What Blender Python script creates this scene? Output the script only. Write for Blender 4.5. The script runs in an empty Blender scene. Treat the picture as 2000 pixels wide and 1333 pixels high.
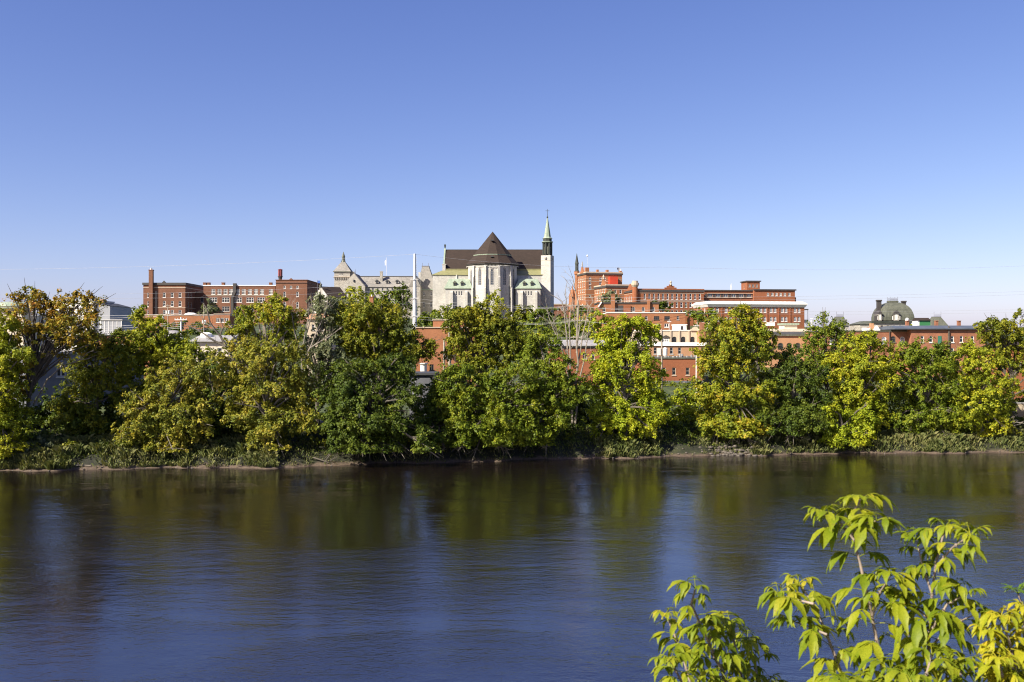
import bpy, math, random
import numpy as np
from mathutils import Vector, Matrix

SC = bpy.context.scene
COL = SC.collection
F = 1944.0            # focal length in photo pixels (35 mm lens on 36 mm film, 2000 px wide)
CX, CY, CAMZ = 1000.0, 666.5, 12.0
R = math.radians
rng = np.random.default_rng(7)
random.seed(7)

# ------------------------------------------------------------------ helpers
def at(px, py, Y):
    return Vector(((px - CX) / F * Y, Y, CAMZ - (py - CY) / F * Y))

def tag(o, label=None, cat=None, group=None, kind=None):
    if label: o['label'] = label
    if cat: o['category'] = cat
    if group: o['group'] = group
    if kind: o['kind'] = kind
    return o

def empty(name, loc, rz=0.0):
    o = bpy.data.objects.new(name, None)
    COL.objects.link(o)
    o.location = loc
    o.rotation_euler = (0, 0, rz)
    o.empty_display_size = 0.5
    return o

def link(name, me, parent=None, loc=(0, 0, 0), rz=0.0):
    o = bpy.data.objects.new(name, me)
    COL.objects.link(o)
    o.parent = parent
    o.location = loc
    o.rotation_euler = (0, 0, rz)
    return o

class MB:
    """collects faces and links them as one mesh object"""
    def __init__(s):
        s.v = []; s.f = []
    def poly(s, pts):
        n = len(s.v); s.v += [tuple(p) for p in pts]; s.f.append(tuple(range(n, n + len(pts))))
        return s
    def box(s, x0, x1, y0, y1, z0, z1):
        n = len(s.v)
        s.v += [(x0,y0,z0),(x1,y0,z0),(x1,y1,z0),(x0,y1,z0),(x0,y0,z1),(x1,y0,z1),(x1,y1,z1),(x0,y1,z1)]
        for q in ((0,3,2,1),(4,5,6,7),(0,1,5,4),(1,2,6,5),(2,3,7,6),(3,0,4,7)):
            s.f.append(tuple(n + i for i in q))
        return s
    def loft(s, rings, cap0=True, cap1=True):
        """rings: equal-length loops of points"""
        n = len(s.v); k = len(rings[0])
        for r in rings: s.v += [tuple(p) for p in r]
        for i in range(len(rings) - 1):
            for j in range(k):
                a = n + i*k + j; b = n + i*k + (j+1) % k
                s.f.append((a, b, b + k, a + k))
        if cap0: s.f.append(tuple(n + j for j in range(k))[::-1])
        if cap1: s.f.append(tuple(n + (len(rings)-1)*k + j for j in range(k)))
        return s
    def lathe(s, prof, n=12, cx=0, cy=0, rot=0.0, cap0=True, cap1=True):
        rings = []
        for r, z in prof:
            rings.append([(cx + r*math.cos(rot + 2*math.pi*j/n), cy + r*math.sin(rot + 2*math.pi*j/n), z) for j in range(n)])
        return s.loft(rings, cap0, cap1)
    def prism_x(s, poly, x0, x1):
        """poly of (y,z) swept along x"""
        return s.loft([[(x0, y, z) for y, z in poly], [(x1, y, z) for y, z in poly]])
    def prism_y(s, poly, y0, y1):
        return s.loft([[(x, y0, z) for x, z in poly], [(x, y1, z) for x, z in poly]])
    def frustum(s, a, b):
        """a,b = (x0,x1,y0,y1,z)"""
        def rg(q): x0,x1,y0,y1,z = q; return [(x0,y0,z),(x1,y0,z),(x1,y1,z),(x0,y1,z)]
        return s.loft([rg(a), rg(b)])
    def tube(s, pts, radii, n=6):
        pts = [Vector(p) for p in pts]
        if not hasattr(radii, '__len__'): radii = [radii]*len(pts)
        rings = []
        for i, p in enumerate(pts):
            d = (pts[min(i+1, len(pts)-1)] - pts[max(i-1, 0)])
            if d.length < 1e-9: d = Vector((0,0,1))
            d.normalize()
            up = Vector((0,1,0)) if abs(d.y) < 0.9 else Vector((1,0,0))
            a = d.cross(up).normalized(); b = d.cross(a)
            rings.append([p + a*(radii[i]*math.cos(2*math.pi*j/n)) + b*(radii[i]*math.sin(2*math.pi*j/n)) for j in range(n)])
        return s.loft(rings)
    def wall(s, o, ang, W, z0, z1, holes=()):
        """vertical wall from o=(x,y) along angle, outward normal to the right of travel;
        holes = (u0,v0,u1,v1,rise)"""
        ca, sa = math.cos(ang), math.sin(ang); dx = 0.22
        def P(u, v, d=0.0): return (o[0] + ca*u - sa*d, o[1] + sa*u + ca*d, v)
        us = sorted({0.0, W} | {h[0] for h in holes} | {h[2] for h in holes})
        vs = sorted({z0, z1} | {h[1] for h in holes} | {h[3] for h in holes})
        for i in range(len(us) - 1):
            uc = (us[i] + us[i+1]) / 2
            run = None
            for j in range(len(vs) - 1):
                vc = (vs[j] + vs[j+1]) / 2
                hole = any(h[0] < uc < h[2] and h[1] < vc < h[3] for h in holes)
                if hole:
                    if run is not None: s.poly([P(us[i],run),P(us[i+1],run),P(us[i+1],vs[j]),P(us[i],vs[j])]); run = None
                elif run is None: run = vs[j]
            if run is not None: s.poly([P(us[i],run),P(us[i+1],run),P(us[i+1],vs[-1]),P(us[i],vs[-1])])
        for u0, v0, u1, v1, rise in holes:
            s.poly([P(u0,v0),P(u0,v0,dx),P(u0,v1,dx),P(u0,v1)])
            s.poly([P(u1,v0),P(u1,v1),P(u1,v1,dx),P(u1,v0,dx)])
            s.poly([P(u0,v1),P(u0,v1,dx),P(u1,v1,dx),P(u1,v1)])
            s.poly([P(u0,v0),P(u1,v0),P(u1,v0,dx),P(u0,v0,dx)])
            if rise > 0:
                c = (u0 + u1)/2; hw = (u1 - u0)/2; N = 6
                for sg in (-1, 1):
                    pr = None
                    for k in range(N + 1):
                        t = k/N*math.pi/2
                        q = (c + sg*hw*math.cos(t), v1 - rise + rise*math.sin(t))
                        if pr: s.poly([P(c + sg*hw, v1), P(*pr), P(*q)])
                        pr = q
        return s
    def mesh(s, name, m):
        me = bpy.data.meshes.new(name)
        me.from_pydata(s.v, [], s.f)
        me.materials.append(m)
        me.update()
        return me
    def build(s, name, m, parent=None, loc=(0, 0, 0), rz=0.0):
        return link(name, s.mesh(name, m), parent, loc, rz)

def np_mesh(name, co, m, k=4, uvx=None):
    """co: (N*k,3) independent k-gons"""
    N = len(co) // k
    me = bpy.data.meshes.new(name)
    me.vertices.add(N*k); me.vertices.foreach_set('co', co.astype(np.float32).ravel())
    me.loops.add(N*k); me.loops.foreach_set('vertex_index', np.arange(N*k, dtype=np.int32))
    me.polygons.add(N)
    me.polygons.foreach_set('loop_start', np.arange(0, N*k, k, dtype=np.int32))
    me.polygons.foreach_set('loop_total', np.full(N, k, dtype=np.int32))
    me.materials.append(m)
    me.update(calc_edges=True)
    return me

# ------------------------------------------------------------------ materials
def newmat(name):
    m = bpy.data.materials.new(name); m.use_nodes = True
    nt = m.node_tree
    return m, nt, nt.nodes['Principled BSDF']

def ramp(nt, cols, fac):
    r = nt.nodes.new('ShaderNodeValToRGB')
    e = r.color_ramp.elements
    while len(e) < len(cols): e.new(0.5)
    for i, c in enumerate(cols):
        e[i].position = i/(len(cols)-1) if len(c) == 3 else c[3]
        e[i].color = (c[0], c[1], c[2], 1)
    nt.links.new(fac, r.inputs[0])
    return r.outputs[0]

def objvec(nt):
    return nt.nodes.new('ShaderNodeTexCoord').outputs['Object']

def noise(nt, vec, scale, detail=4, rough=0.55):
    n = nt.nodes.new('ShaderNodeTexNoise')
    n.inputs['Scale'].default_value = scale; n.inputs['Detail'].default_value = detail; n.inputs['Roughness'].default_value = rough
    nt.links.new(vec, n.inputs['Vector'])
    return n.outputs['Fac']

def mathn(nt, op, a, b):
    n = nt.nodes.new('ShaderNodeMath'); n.operation = op
    for i, q in enumerate((a, b)):
        if hasattr(q, 'links'): nt.links.new(q, n.inputs[i])
        else: n.inputs[i].default_value = q
    return n.outputs[0]

def mixc(nt, fac, a, b, mode='MIX'):
    n = nt.nodes.new('ShaderNodeMix'); n.data_type = 'RGBA'; n.blend_type = mode
    for i, q in ((0, fac), (6, a), (7, b)):
        if hasattr(q, 'links'): nt.links.new(q, n.inputs[i])
        elif i == 0: n.inputs[0].default_value = q
        else: n.inputs[i].default_value = (*q, 1)
    return n.outputs[2]

def plain(name, c, rough=0.7, spread=0.18, scale=0.6, metal=0.0):
    m, nt, b = newmat(name)
    f = noise(nt, objvec(nt), scale, 6)
    col = ramp(nt, [tuple(x*(1-spread) for x in c) + (0.3,), tuple(min(1, x*(1+spread)) for x in c) + (0.7,)], f)
    nt.links.new(col, b.inputs['Base Color'])
    b.inputs['Roughness'].default_value = rough; b.inputs['Metallic'].default_value = metal
    return m

def masonry(name, c1, c2, mortar, bw=0.22, bh=0.075, stain=0.25, ms=0.012, big=0.12):
    """courses of brick or stone, x+y along the wall, z up; large weather stains"""
    m, nt, b = newmat(name)
    v = objvec(nt)
    sp = nt.nodes.new('ShaderNodeSeparateXYZ'); nt.links.new(v, sp.inputs[0])
    cb = nt.nodes.new('ShaderNodeCombineXYZ')
    nt.links.new(mathn(nt, 'ADD', sp.outputs[0], sp.outputs[1]), cb.inputs[0]); nt.links.new(sp.outputs[2], cb.inputs[1])
    br = nt.nodes.new('ShaderNodeTexBrick'); nt.links.new(cb.outputs[0], br.inputs['Vector'])
    br.inputs['Color1'].default_value = (*c1, 1); br.inputs['Color2'].default_value = (*c2, 1); br.inputs['Mortar'].default_value = (*mortar, 1)
    br.inputs['Scale'].default_value = 1.0; br.inputs['Brick Width'].default_value = bw; br.inputs['Row Height'].default_value = bh
    br.inputs['Mortar Size'].default_value = ms
    n1 = noise(nt, v, big, 5, 0.65)
    n2 = noise(nt, v, 1.1, 5, 0.7)
    k = mathn(nt, 'ADD', mathn(nt, 'MULTIPLY', n1, 0.6), mathn(nt, 'MULTIPLY', n2, 0.4))
    st = ramp(nt, [(1-stain, 1-stain, 1-stain, 0.36), (1+stain*.5, 1+stain*.5, 1+stain*.5, 0.62)], k)
    col = mixc(nt, 1.0, br.outputs['Color'], st, 'MULTIPLY')
    nt.links.new(col, b.inputs['Base Color'])
    b.inputs['Roughness'].default_value = 0.85
    b.inputs['Specular IOR Level'].default_value = 0.25
    return m

def glass(name, c=(0.02, 0.024, 0.03), rough=0.12):
    m, nt, b = newmat(name)
    f = noise(nt, objvec(nt), 0.9, 2)
    nt.links.new(ramp(nt, [tuple(x*.6 for x in c) + (0.35,), tuple(x*1.6 for x in c) + (0.65,)], f), b.inputs['Base Color'])
    b.inputs['Roughness'].default_value = rough
    b.inputs['Specular IOR Level'].default_value = 0.6
    return m

def leaf(name, cols, trans=0.28, nscale=0.42, rough=0.55, spec=0.22, flecks=False):
    """per-leaf colour from the leaf's own random number and from slow drifts through the crown"""
    m, nt, b = newmat(name)
    g = nt.nodes.new('ShaderNodeNewGeometry')
    v = nt.nodes.new('ShaderNodeTexCoord').outputs['Object']
    f = mathn(nt, 'ADD', mathn(nt, 'MULTIPLY', g.outputs['Random Per Island'], 0.46),
              mathn(nt, 'MULTIPLY', mathn(nt, 'SUBTRACT', noise(nt, v, nscale, 4, .6), 0.33), 1.5))
    col = ramp(nt, cols, f)
    if flecks:
        fn = noise(nt, v, 75.0, 3, .6); f2 = noise(nt, v, 220.0, 2, .5)
        col = mixc(nt, 1.0, col, ramp(nt, [(.78,.82,.7,.35), (1.06,1.04,1.1,.65)], f2), 'MULTIPLY')
        mr = nt.nodes.new('ShaderNodeMapRange'); nt.links.new(fn, mr.inputs[0]); mr.inputs[1].default_value = .66; mr.inputs[2].default_value = .72
        col = mixc(nt, mr.outputs[0], col, (.22, .12, .025))
    nt.links.new(col, b.inputs['Base Color'])
    b.inputs['Roughness'].default_value = rough; b.inputs['Specular IOR Level'].default_value = spec
    t = nt.nodes.new('ShaderNodeBsdfTranslucent')
    nt.links.new(mixc(nt, 1.0, col, (1.15, 1.1, 0.45), 'MULTIPLY'), t.inputs['Color'])
    mx = nt.nodes.new('ShaderNodeMixShader'); mx.inputs[0].default_value = trans
    nt.links.new(b.outputs[0], mx.inputs[1]); nt.links.new(t.outputs[0], mx.inputs[2])
    nt.links.new(mx.outputs[0], nt.nodes['Material Output'].inputs['Surface'])
    return m

M = {}
M['brick_brown'] = masonry('brown_red_brick', (.225,.090,.048), (.160,.066,.038), (.19,.11,.075), stain=.3)
M['brick_red'] = masonry('red_brick', (.32,.100,.038), (.25,.076,.030), (.25,.12,.07), stain=.22)
M['brick_orange'] = masonry('orange_brick', (.36,.135,.055), (.30,.108,.044), (.29,.16,.095), stain=.2)
M['brick_pale'] = masonry('salmon_brick', (.43,.225,.115), (.38,.19,.09), (.38,.24,.15), stain=.15)
M['brick_old'] = masonry('weathered_red_brick', (.34,.125,.066), (.24,.078,.04), (.32,.18,.11), stain=.35)
M['stone'] = masonry('grey_limestone', (.50,.485,.445), (.41,.395,.36), (.46,.445,.405), bw=.75, bh=.34, stain=.22, ms=.02)
M['stone_grey'] = masonry('rough_grey_stone', (.43,.405,.35), (.29,.27,.235), (.38,.355,.31), bw=.7, bh=.33, stain=.25, ms=.02)
M['cream_stone'] = masonry('cream_stone', (.55,.46,.34), (.50,.42,.31), (.46,.38,.28), bw=.6, bh=.3, stain=.15)
M['cream'] = plain('cream_render', (.60,.52,.40))
M['white'] = plain('white_paint', (.78,.76,.72), spread=.08)
M['offwhite'] = plain('offwhite_panel', (.62,.60,.57), spread=.1)
M['grey_panel'] = plain('grey_panel', (.30,.31,.33), spread=.1)
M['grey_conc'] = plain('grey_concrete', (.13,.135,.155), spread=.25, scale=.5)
M['slate'] = masonry('slate_roof', (.30,.28,.25), (.21,.20,.18), (.16,.15,.14), bw=.5, bh=.25, stain=.3)
M['brown_roof'] = masonry('brown_shingle_roof', (.046,.032,.025), (.036,.026,.021), (.03,.022,.018), bw=.9, bh=.3, stain=.15)
M['dark_roof'] = plain('dark_roof_felt', (.045,.047,.052), spread=.25)
M['blue_roof'] = plain('blue_grey_metal_roof', (.085,.10,.125), rough=.5)
M['grey_roof'] = plain('grey_gravel_roof', (.30,.29,.28))
M['copper'] = None
def copper(name, a, b_, seam=0.55):
    m, nt, b = newmat(name)
    v = objvec(nt)
    sp = nt.nodes.new('ShaderNodeSeparateXYZ'); nt.links.new(v, sp.inputs[0])
    w = mathn(nt, 'FRACT', mathn(nt, 'DIVIDE', mathn(nt, 'ADD', sp.outputs[0], mathn(nt, 'MULTIPLY', sp.outputs[1], .8)), seam), 0.0)
    seamf = mathn(nt, 'LESS_THAN', w, 0.14)
    mp = nt.nodes.new('ShaderNodeMapping'); mp.inputs['Scale'].default_value = (1.0, 1.0, .22); nt.links.new(v, mp.inputs[0])
    col = ramp(nt, [tuple(x*.72 for x in a) + (.28,), a + (.45,), b_ + (.68,)], noise(nt, mp.outputs[0], .9, 6, .7))
    col = mixc(nt, mathn(nt, 'MULTIPLY', seamf, .55), col, tuple(x*.6 for x in a))
    nt.links.new(col, b.inputs['Base Color']); b.inputs['Roughness'].default_value = .6
    return m
M['copper'] = copper('green_copper', (.245,.305,.225), (.33,.385,.295))
M['copper_gold'] = copper('yellowed_copper', (.22,.215,.095), (.28,.27,.13))
M['copper_dark'] = copper('dull_olive_copper', (.088,.094,.068), (.14,.145,.105), seam=.7)
M['bronze_dark'] = plain('blackened_copper', (.035,.042,.034), spread=.4)
M['trim_cream'] = plain('cream_trim', (.44,.36,.27), spread=.1)
M['trim_dark'] = plain('dark_trim', (.05,.045,.042))
M['red_metal'] = plain('bright_red_panel', (.46,.045,.018), spread=.1)
M['red_tank'] = plain('faded_red_metal', (.20,.045,.045), rough=.45)
M['green_paint'] = plain('green_painted_boards', (.03,.16,.055), spread=.1)
M['green_door'] = plain('teal_door_paint', (.03,.17,.11))
M['win_frame'] = plain('white_window_frame', (.68,.66,.62), spread=.06)
M['win_frame_dull'] = plain('grey_window_frame', (.40,.38,.35), spread=.1)
M['pane'] = glass('window_glass')
M['pane_blue'] = glass('blue_window_glass', (.06,.075,.10), .1)
M['pane_pale'] = glass('blind_backed_glass', (.22,.23,.24), .2)
M['wood'] = plain('weathered_pole_wood', (.30,.26,.20), spread=.3, scale=2)
M['wood_dark'] = plain('dark_pole_wood', (.10,.085,.07), spread=.3, scale=2)
M['mast_grey'] = plain('pale_grey_painted_steel', (.52,.53,.55), spread=.1)
M['galv'] = plain('galvanised_steel', (.62,.62,.62), rough=.5)
M['wire'] = plain('cable', (.42,.42,.43), rough=.5)
M['iron'] = plain('grey_wrought_iron', (.16,.16,.19), rough=.5)
M['bark'] = plain('grey_bark', (.10,.085,.065), spread=.45, scale=3)
M['bark_dark'] = plain('dark_bark', (.05,.042,.034), spread=.45, scale=3)
M['bark_pale'] = plain('bleached_dead_wood', (.235,.205,.165), spread=.35, scale=2)
M['twig'] = plain('grey_twigs', (.27,.22,.17), spread=.35, scale=3)
M['stem'] = plain('pale_grey_stem', (.24,.19,.15), rough=.6, spread=.45, scale=18)

L = {}
L['green'] = leaf('green_leaves', [(0.045,0.077,0.007), (0.100,0.147,0.011), (0.188,0.225,0.015), (0.338,0.331,0.022)])
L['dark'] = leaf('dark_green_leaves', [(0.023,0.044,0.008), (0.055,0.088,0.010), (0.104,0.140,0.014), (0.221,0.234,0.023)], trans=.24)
L['yellowgreen'] = leaf('yellow_green_leaves', [(0.088,0.131,0.010), (0.188,0.231,0.014), (0.338,0.344,0.018), (0.562,0.463,0.027)])
L['lime'] = leaf('lime_green_leaves', [(0.106,0.169,0.010), (0.219,0.281,0.014), (0.356,0.388,0.018), (0.537,0.488,0.027)])
L['yellow'] = leaf('autumn_yellow_leaves', [(0.067,0.101,0.016), (0.158,0.182,0.021), (0.307,0.278,0.029), (0.528,0.384,0.069)])
L['olive'] = leaf('olive_leaves', [(0.053,0.083,0.010), (0.125,0.156,0.013), (0.231,0.231,0.016), (0.425,0.338,0.025)])
L['orange'] = leaf('olive_and_rust_leaves', [(0.075,0.098,0.013), (0.169,0.169,0.016), (0.325,0.206,0.020), (0.475,0.188,0.030)])
L['rusty'] = leaf('green_and_rust_leaves', [(0.062,0.106,0.010), (0.150,0.194,0.014), (0.312,0.306,0.018), (0.537,0.331,0.033)])
L['silver'] = leaf('silvery_grey_leaves', [(0.075,0.098,0.048), (0.125,0.152,0.075), (0.206,0.225,0.112), (0.312,0.312,0.188)])
L['shrub'] = leaf('bright_yellow_green_shrub_leaves', [(.11,.17,.008), (.19,.25,.011), (.30,.33,.018), (.44,.38,.03)], trans=.40, nscale=5.0, rough=.5, spec=.25, flecks=True)
L['shrub_yellow'] = leaf('golden_shrub_leaves', [(.17,.24,.012), (.31,.34,.016), (.46,.41,.022), (.55,.40,.03)], trans=.38, nscale=5.0, rough=.5, spec=.25, flecks=True)
L['shrub_green'] = leaf('fresh_green_lobed_leaves', [(.07,.14,.012), (.10,.18,.018), (.15,.22,.02), (.20,.24,.03)], trans=.36, nscale=4.0)
L['grass'] = leaf('bank_grass', [(.042,.060,.016), (.078,.098,.027), (.145,.15,.05), (.26,.23,.10)], trans=.2, nscale=.35)

# ------------------------------------------------------------------ camera, sun, sky
cam = bpy.data.cameras.new('camera'); cam.lens = 35; cam.sensor_width = 36
cam.clip_start = 0.1; cam.clip_end = 9000
cam.dof.use_dof = True; cam.dof.focus_distance = 260; cam.dof.aperture_fstop = 9.0
co = bpy.data.objects.new('camera', cam); COL.objects.link(co)
co.location = (0, 0, CAMZ); co.rotation_euler = (R(90), 0, 0)
SC.camera = co
SC.cycles.filter_width = 1.1

SUN_AZ, SUN_EL = 54.0, 38.0       # degrees left of straight behind the camera, above the horizon
sd = Vector((-math.sin(R(SUN_AZ))*math.cos(R(SUN_EL)), -math.cos(R(SUN_AZ))*math.cos(R(SUN_EL)), math.sin(R(SUN_EL))))
sl = bpy.data.lights.new('sun', 'SUN'); sl.energy = 5.0; sl.angle = R(0.5); sl.color = (1.0, .92, .78)
so = bpy.data.objects.new('sun', sl); COL.objects.link(so)
so.rotation_euler = sd.to_track_quat('Z', 'Y').to_euler()

w = bpy.data.worlds.new('World'); SC.world = w; w.use_nodes = True
nt = w.node_tree; bg = nt.nodes['Background']
sky = nt.nodes.new('ShaderNodeTexSky'); sky.sky_type = 'NISHITA'; sky.sun_disc = False
sky.sun_elevation = R(SUN_EL); sky.sun_rotation = R(180 + SUN_AZ)
sky.altitude = 150; sky.air_density = 0.7; sky.dust_density = 1.0; sky.ozone_density = 3.0
sp = nt.nodes.new('ShaderNodeSeparateXYZ'); cb = nt.nodes.new('ShaderNodeCombineXYZ')
nt.links.new(sky.outputs[0], sp.inputs[0])
for i, (a_, g_) in enumerate(((1.80, 1.22), (1.30, 1.11), (1.22, .78))):     # this clear day's air: bluer overhead, paler at the skyline
    nt.links.new(mathn(nt, 'MULTIPLY', mathn(nt, 'POWER', mathn(nt, 'MULTIPLY', sp.outputs[i], .125), g_), a_/.125), cb.inputs[i])
nt.links.new(cb.outputs[0], bg.inputs['Color'])
bg.inputs['Strength'].default_value = 0.0625
SC.view_settings.view_transform = 'Standard'; SC.view_settings.look = 'None'
SC.view_settings.exposure = 1.0; SC.view_settings.gamma = 1.0
try: SC.view_settings.use_curve_mapping = False
except Exception: pass

# ------------------------------------------------------------------ terrain and water
_sx = np.array([-400,-47,-38,-24,-20,-10,0,16,33,42,51,54.9,90,400.])
_sy = np.array([ 80, 91.3,93.4,94,95,97.8,99.9,103,105.8,106.6,106.8,106.8,108,118.])
def shore(x):
    return np.interp(x, _sx, _sy) + 0.45*np.sin(x*.37+.6) + 0.35*np.sin(x*.9) + .25*np.sin(x*2.3+1) + .15*np.sin(x*4.9)
def terrain_z(x, y):
    x = np.asarray(x, float); y = np.asarray(y, float)
    d = y - shore(x)
    bank = np.interp(d, [-8,-3,0,.7,1.3,2.6,6,14,30,70], [-2.2,-1.0,0.0,.34,.80,1.3,2.2,2.9,3.5,4.3])
    hill = np.interp(y, [170,190,235,290,350,440,490,600,900,2000,4000], [0,.6,4.6,8.6,11,14.6,18.5,21.5,21,8,0])
    rel = x/np.maximum(y, 60)
    side = np.interp(rel, [-.6,-.36,-.30,.20,.30,.6], [.80,.82,1,1,.60,.55])
    hill = hill*np.where(y > 260, side, 1.0)
    near = np.interp(y, [-3000,-60,0,1,3,6,11,15.5,18], [11,10.6,10.35,10.2,8.9,7.2,3.2,0.0,-2.0])
    far = bank + hill + .22*np.sin(x*.7+y*.5)*np.clip((d-3)/6,0,1)
    z = np.where(y < 18, near, np.where(d < -8, -2.2, far))
    return z
def tz(x, y): return float(terrain_z(x, y))

xs = np.unique(np.concatenate([np.linspace(-2600,-140,30), np.linspace(-140,-72,24), np.arange(-72,72.1,.8), np.linspace(72,140,24), np.linspace(140,2600,30)]))
ys = np.unique(np.concatenate([np.linspace(-2600,-20,18), np.linspace(-20,24,45), np.array([40.,60,75,82]), np.arange(84,116,.55), np.linspace(116,300,60), np.linspace(300,640,40), np.linspace(640,4000,24)]))
gx, gy = np.meshgrid(xs, ys)
gz = terrain_z(gx, gy)
dd = gy - shore(gx)
jit = rng.normal(0, .06, gz.shape)*((dd > .4) & (dd < 14) & (gy > 30)) + rng.normal(0,.025,gz.shape)*((dd > -.6) & (dd <= .4))
gz = gz + jit
nx, ny = len(xs), len(ys)
me = bpy.data.meshes.new('ground')
idx = np.arange(nx*ny).reshape(ny, nx)
qs = np.stack([idx[:-1,:-1], idx[:-1,1:], idx[1:,1:], idx[1:,:-1]], -1).reshape(-1, 4)
me.vertices.add(nx*ny); me.vertices.foreach_set('co', np.stack([gx,gy,gz],-1).astype(np.float32).ravel())
me.loops.add(len(qs)*4); me.loops.foreach_set('vertex_index', qs.astype(np.int32).ravel())
me.polygons.add(len(qs)); me.polygons.foreach_set('loop_start', np.arange(0,len(qs)*4,4,dtype=np.int32)); me.polygons.foreach_set('loop_total', np.full(len(qs),4,dtype=np.int32))
me.update(calc_edges=True); me.polygons.foreach_set('use_smooth', np.ones(len(qs), dtype=bool))
m, nt, b = newmat('bank_soil_and_grass')
g = nt.nodes.new('ShaderNodeNewGeometry')
sp = nt.nodes.new('ShaderNodeSeparateXYZ'); nt.links.new(g.outputs['Position'], sp.inputs[0])
n1 = noise(nt, g.outputs['Position'], .8, 6, .65); n2 = noise(nt, g.outputs['Position'], 3.5, 6, .7)
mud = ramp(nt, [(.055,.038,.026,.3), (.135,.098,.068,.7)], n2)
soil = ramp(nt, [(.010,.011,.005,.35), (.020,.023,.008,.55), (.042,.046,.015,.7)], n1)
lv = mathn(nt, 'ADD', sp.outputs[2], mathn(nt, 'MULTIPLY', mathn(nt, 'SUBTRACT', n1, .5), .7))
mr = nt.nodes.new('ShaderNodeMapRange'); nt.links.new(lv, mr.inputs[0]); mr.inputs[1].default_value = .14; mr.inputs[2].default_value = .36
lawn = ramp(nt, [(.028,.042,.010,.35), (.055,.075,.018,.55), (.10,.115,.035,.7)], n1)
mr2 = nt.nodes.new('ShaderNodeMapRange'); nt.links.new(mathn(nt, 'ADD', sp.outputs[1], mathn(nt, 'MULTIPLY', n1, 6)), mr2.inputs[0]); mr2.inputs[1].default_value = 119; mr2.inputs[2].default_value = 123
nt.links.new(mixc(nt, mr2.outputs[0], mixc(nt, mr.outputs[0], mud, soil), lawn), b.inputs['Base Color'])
b.inputs['Roughness'].default_value = .85
bp = nt.nodes.new('ShaderNodeBump'); bp.inputs['Strength'].default_value = .8; bp.inputs['Distance'].default_value = .12
nt.links.new(n2, bp.inputs['Height']); nt.links.new(bp.outputs[0], b.inputs['Normal'])
me.materials.append(m)
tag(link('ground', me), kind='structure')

# water: still sheet with ripples in drifting patches
m, nt, b = newmat('river_water')
v = nt.nodes.new('ShaderNodeNewGeometry').outputs['Position']
def mapped(sx, sy, rot=0.0, off=0.0):
    mp = nt.nodes.new('ShaderNodeMapping'); mp.inputs['Scale'].default_value = (sx, sy, 1); mp.inputs['Rotation'].default_value = (0,0,rot)
    mp.inputs['Location'].default_value = (off, off*.7, 0)
    nt.links.new(v, mp.inputs[0]); return mp.outputs[0]
big = noise(nt, mapped(.05,.11,.12), 1.0, 4, .62)
big.node.inputs['Distortion'].default_value = .7
patch = nt.nodes.new('ShaderNodeMapRange'); nt.links.new(big, patch.inputs[0]); patch.inputs[1].default_value = .42; patch.inputs[2].default_value = .60
patch.inputs[3].default_value = .40; patch.inputs[4].default_value = 1.0
w1 = noise(nt, mapped(.75,1.25,.2), 1.0, 2, .5)
w2 = noise(nt, mapped(2.0,3.1,-.5,3.), 1.0, 4, .65)
w4 = noise(nt, mapped(5.2,8.0,.35,5.), 1.0, 2, .5)
w3 = noise(nt, mapped(.22,.42,.1,9.), 1.0, 2, .5)
h = mathn(nt, 'ADD', mathn(nt, 'MULTIPLY', mathn(nt, 'ADD', mathn(nt, 'MULTIPLY', w1, .034), mathn(nt, 'ADD', mathn(nt, 'MULTIPLY', w2, .026), mathn(nt, 'MULTIPLY', w4, .011))), patch.outputs[0]), mathn(nt, 'MULTIPLY', w3, .016))
bp = nt.nodes.new('ShaderNodeBump'); bp.inputs['Strength'].default_value = 1.0; bp.inputs['Distance'].default_value = 1.0
nt.links.new(h, bp.inputs['Height']); nt.links.new(bp.outputs[0], b.inputs['Normal'])
b.inputs['Base Color'].default_value = (.008,.0055,.0045,1)
b.inputs['Roughness'].default_value = .03; b.inputs['IOR'].default_value = 3.0
b.inputs['Specular IOR Level'].default_value = .5
WB = MB()
wx = [-2600,-400,-120,120,400,2600]
WB.poly([(x, 13.0, 0) for x in wx] + [(x, 130.0, 0) for x in wx[::-1]])
tag(WB.build('river_water', m), kind='structure')

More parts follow.
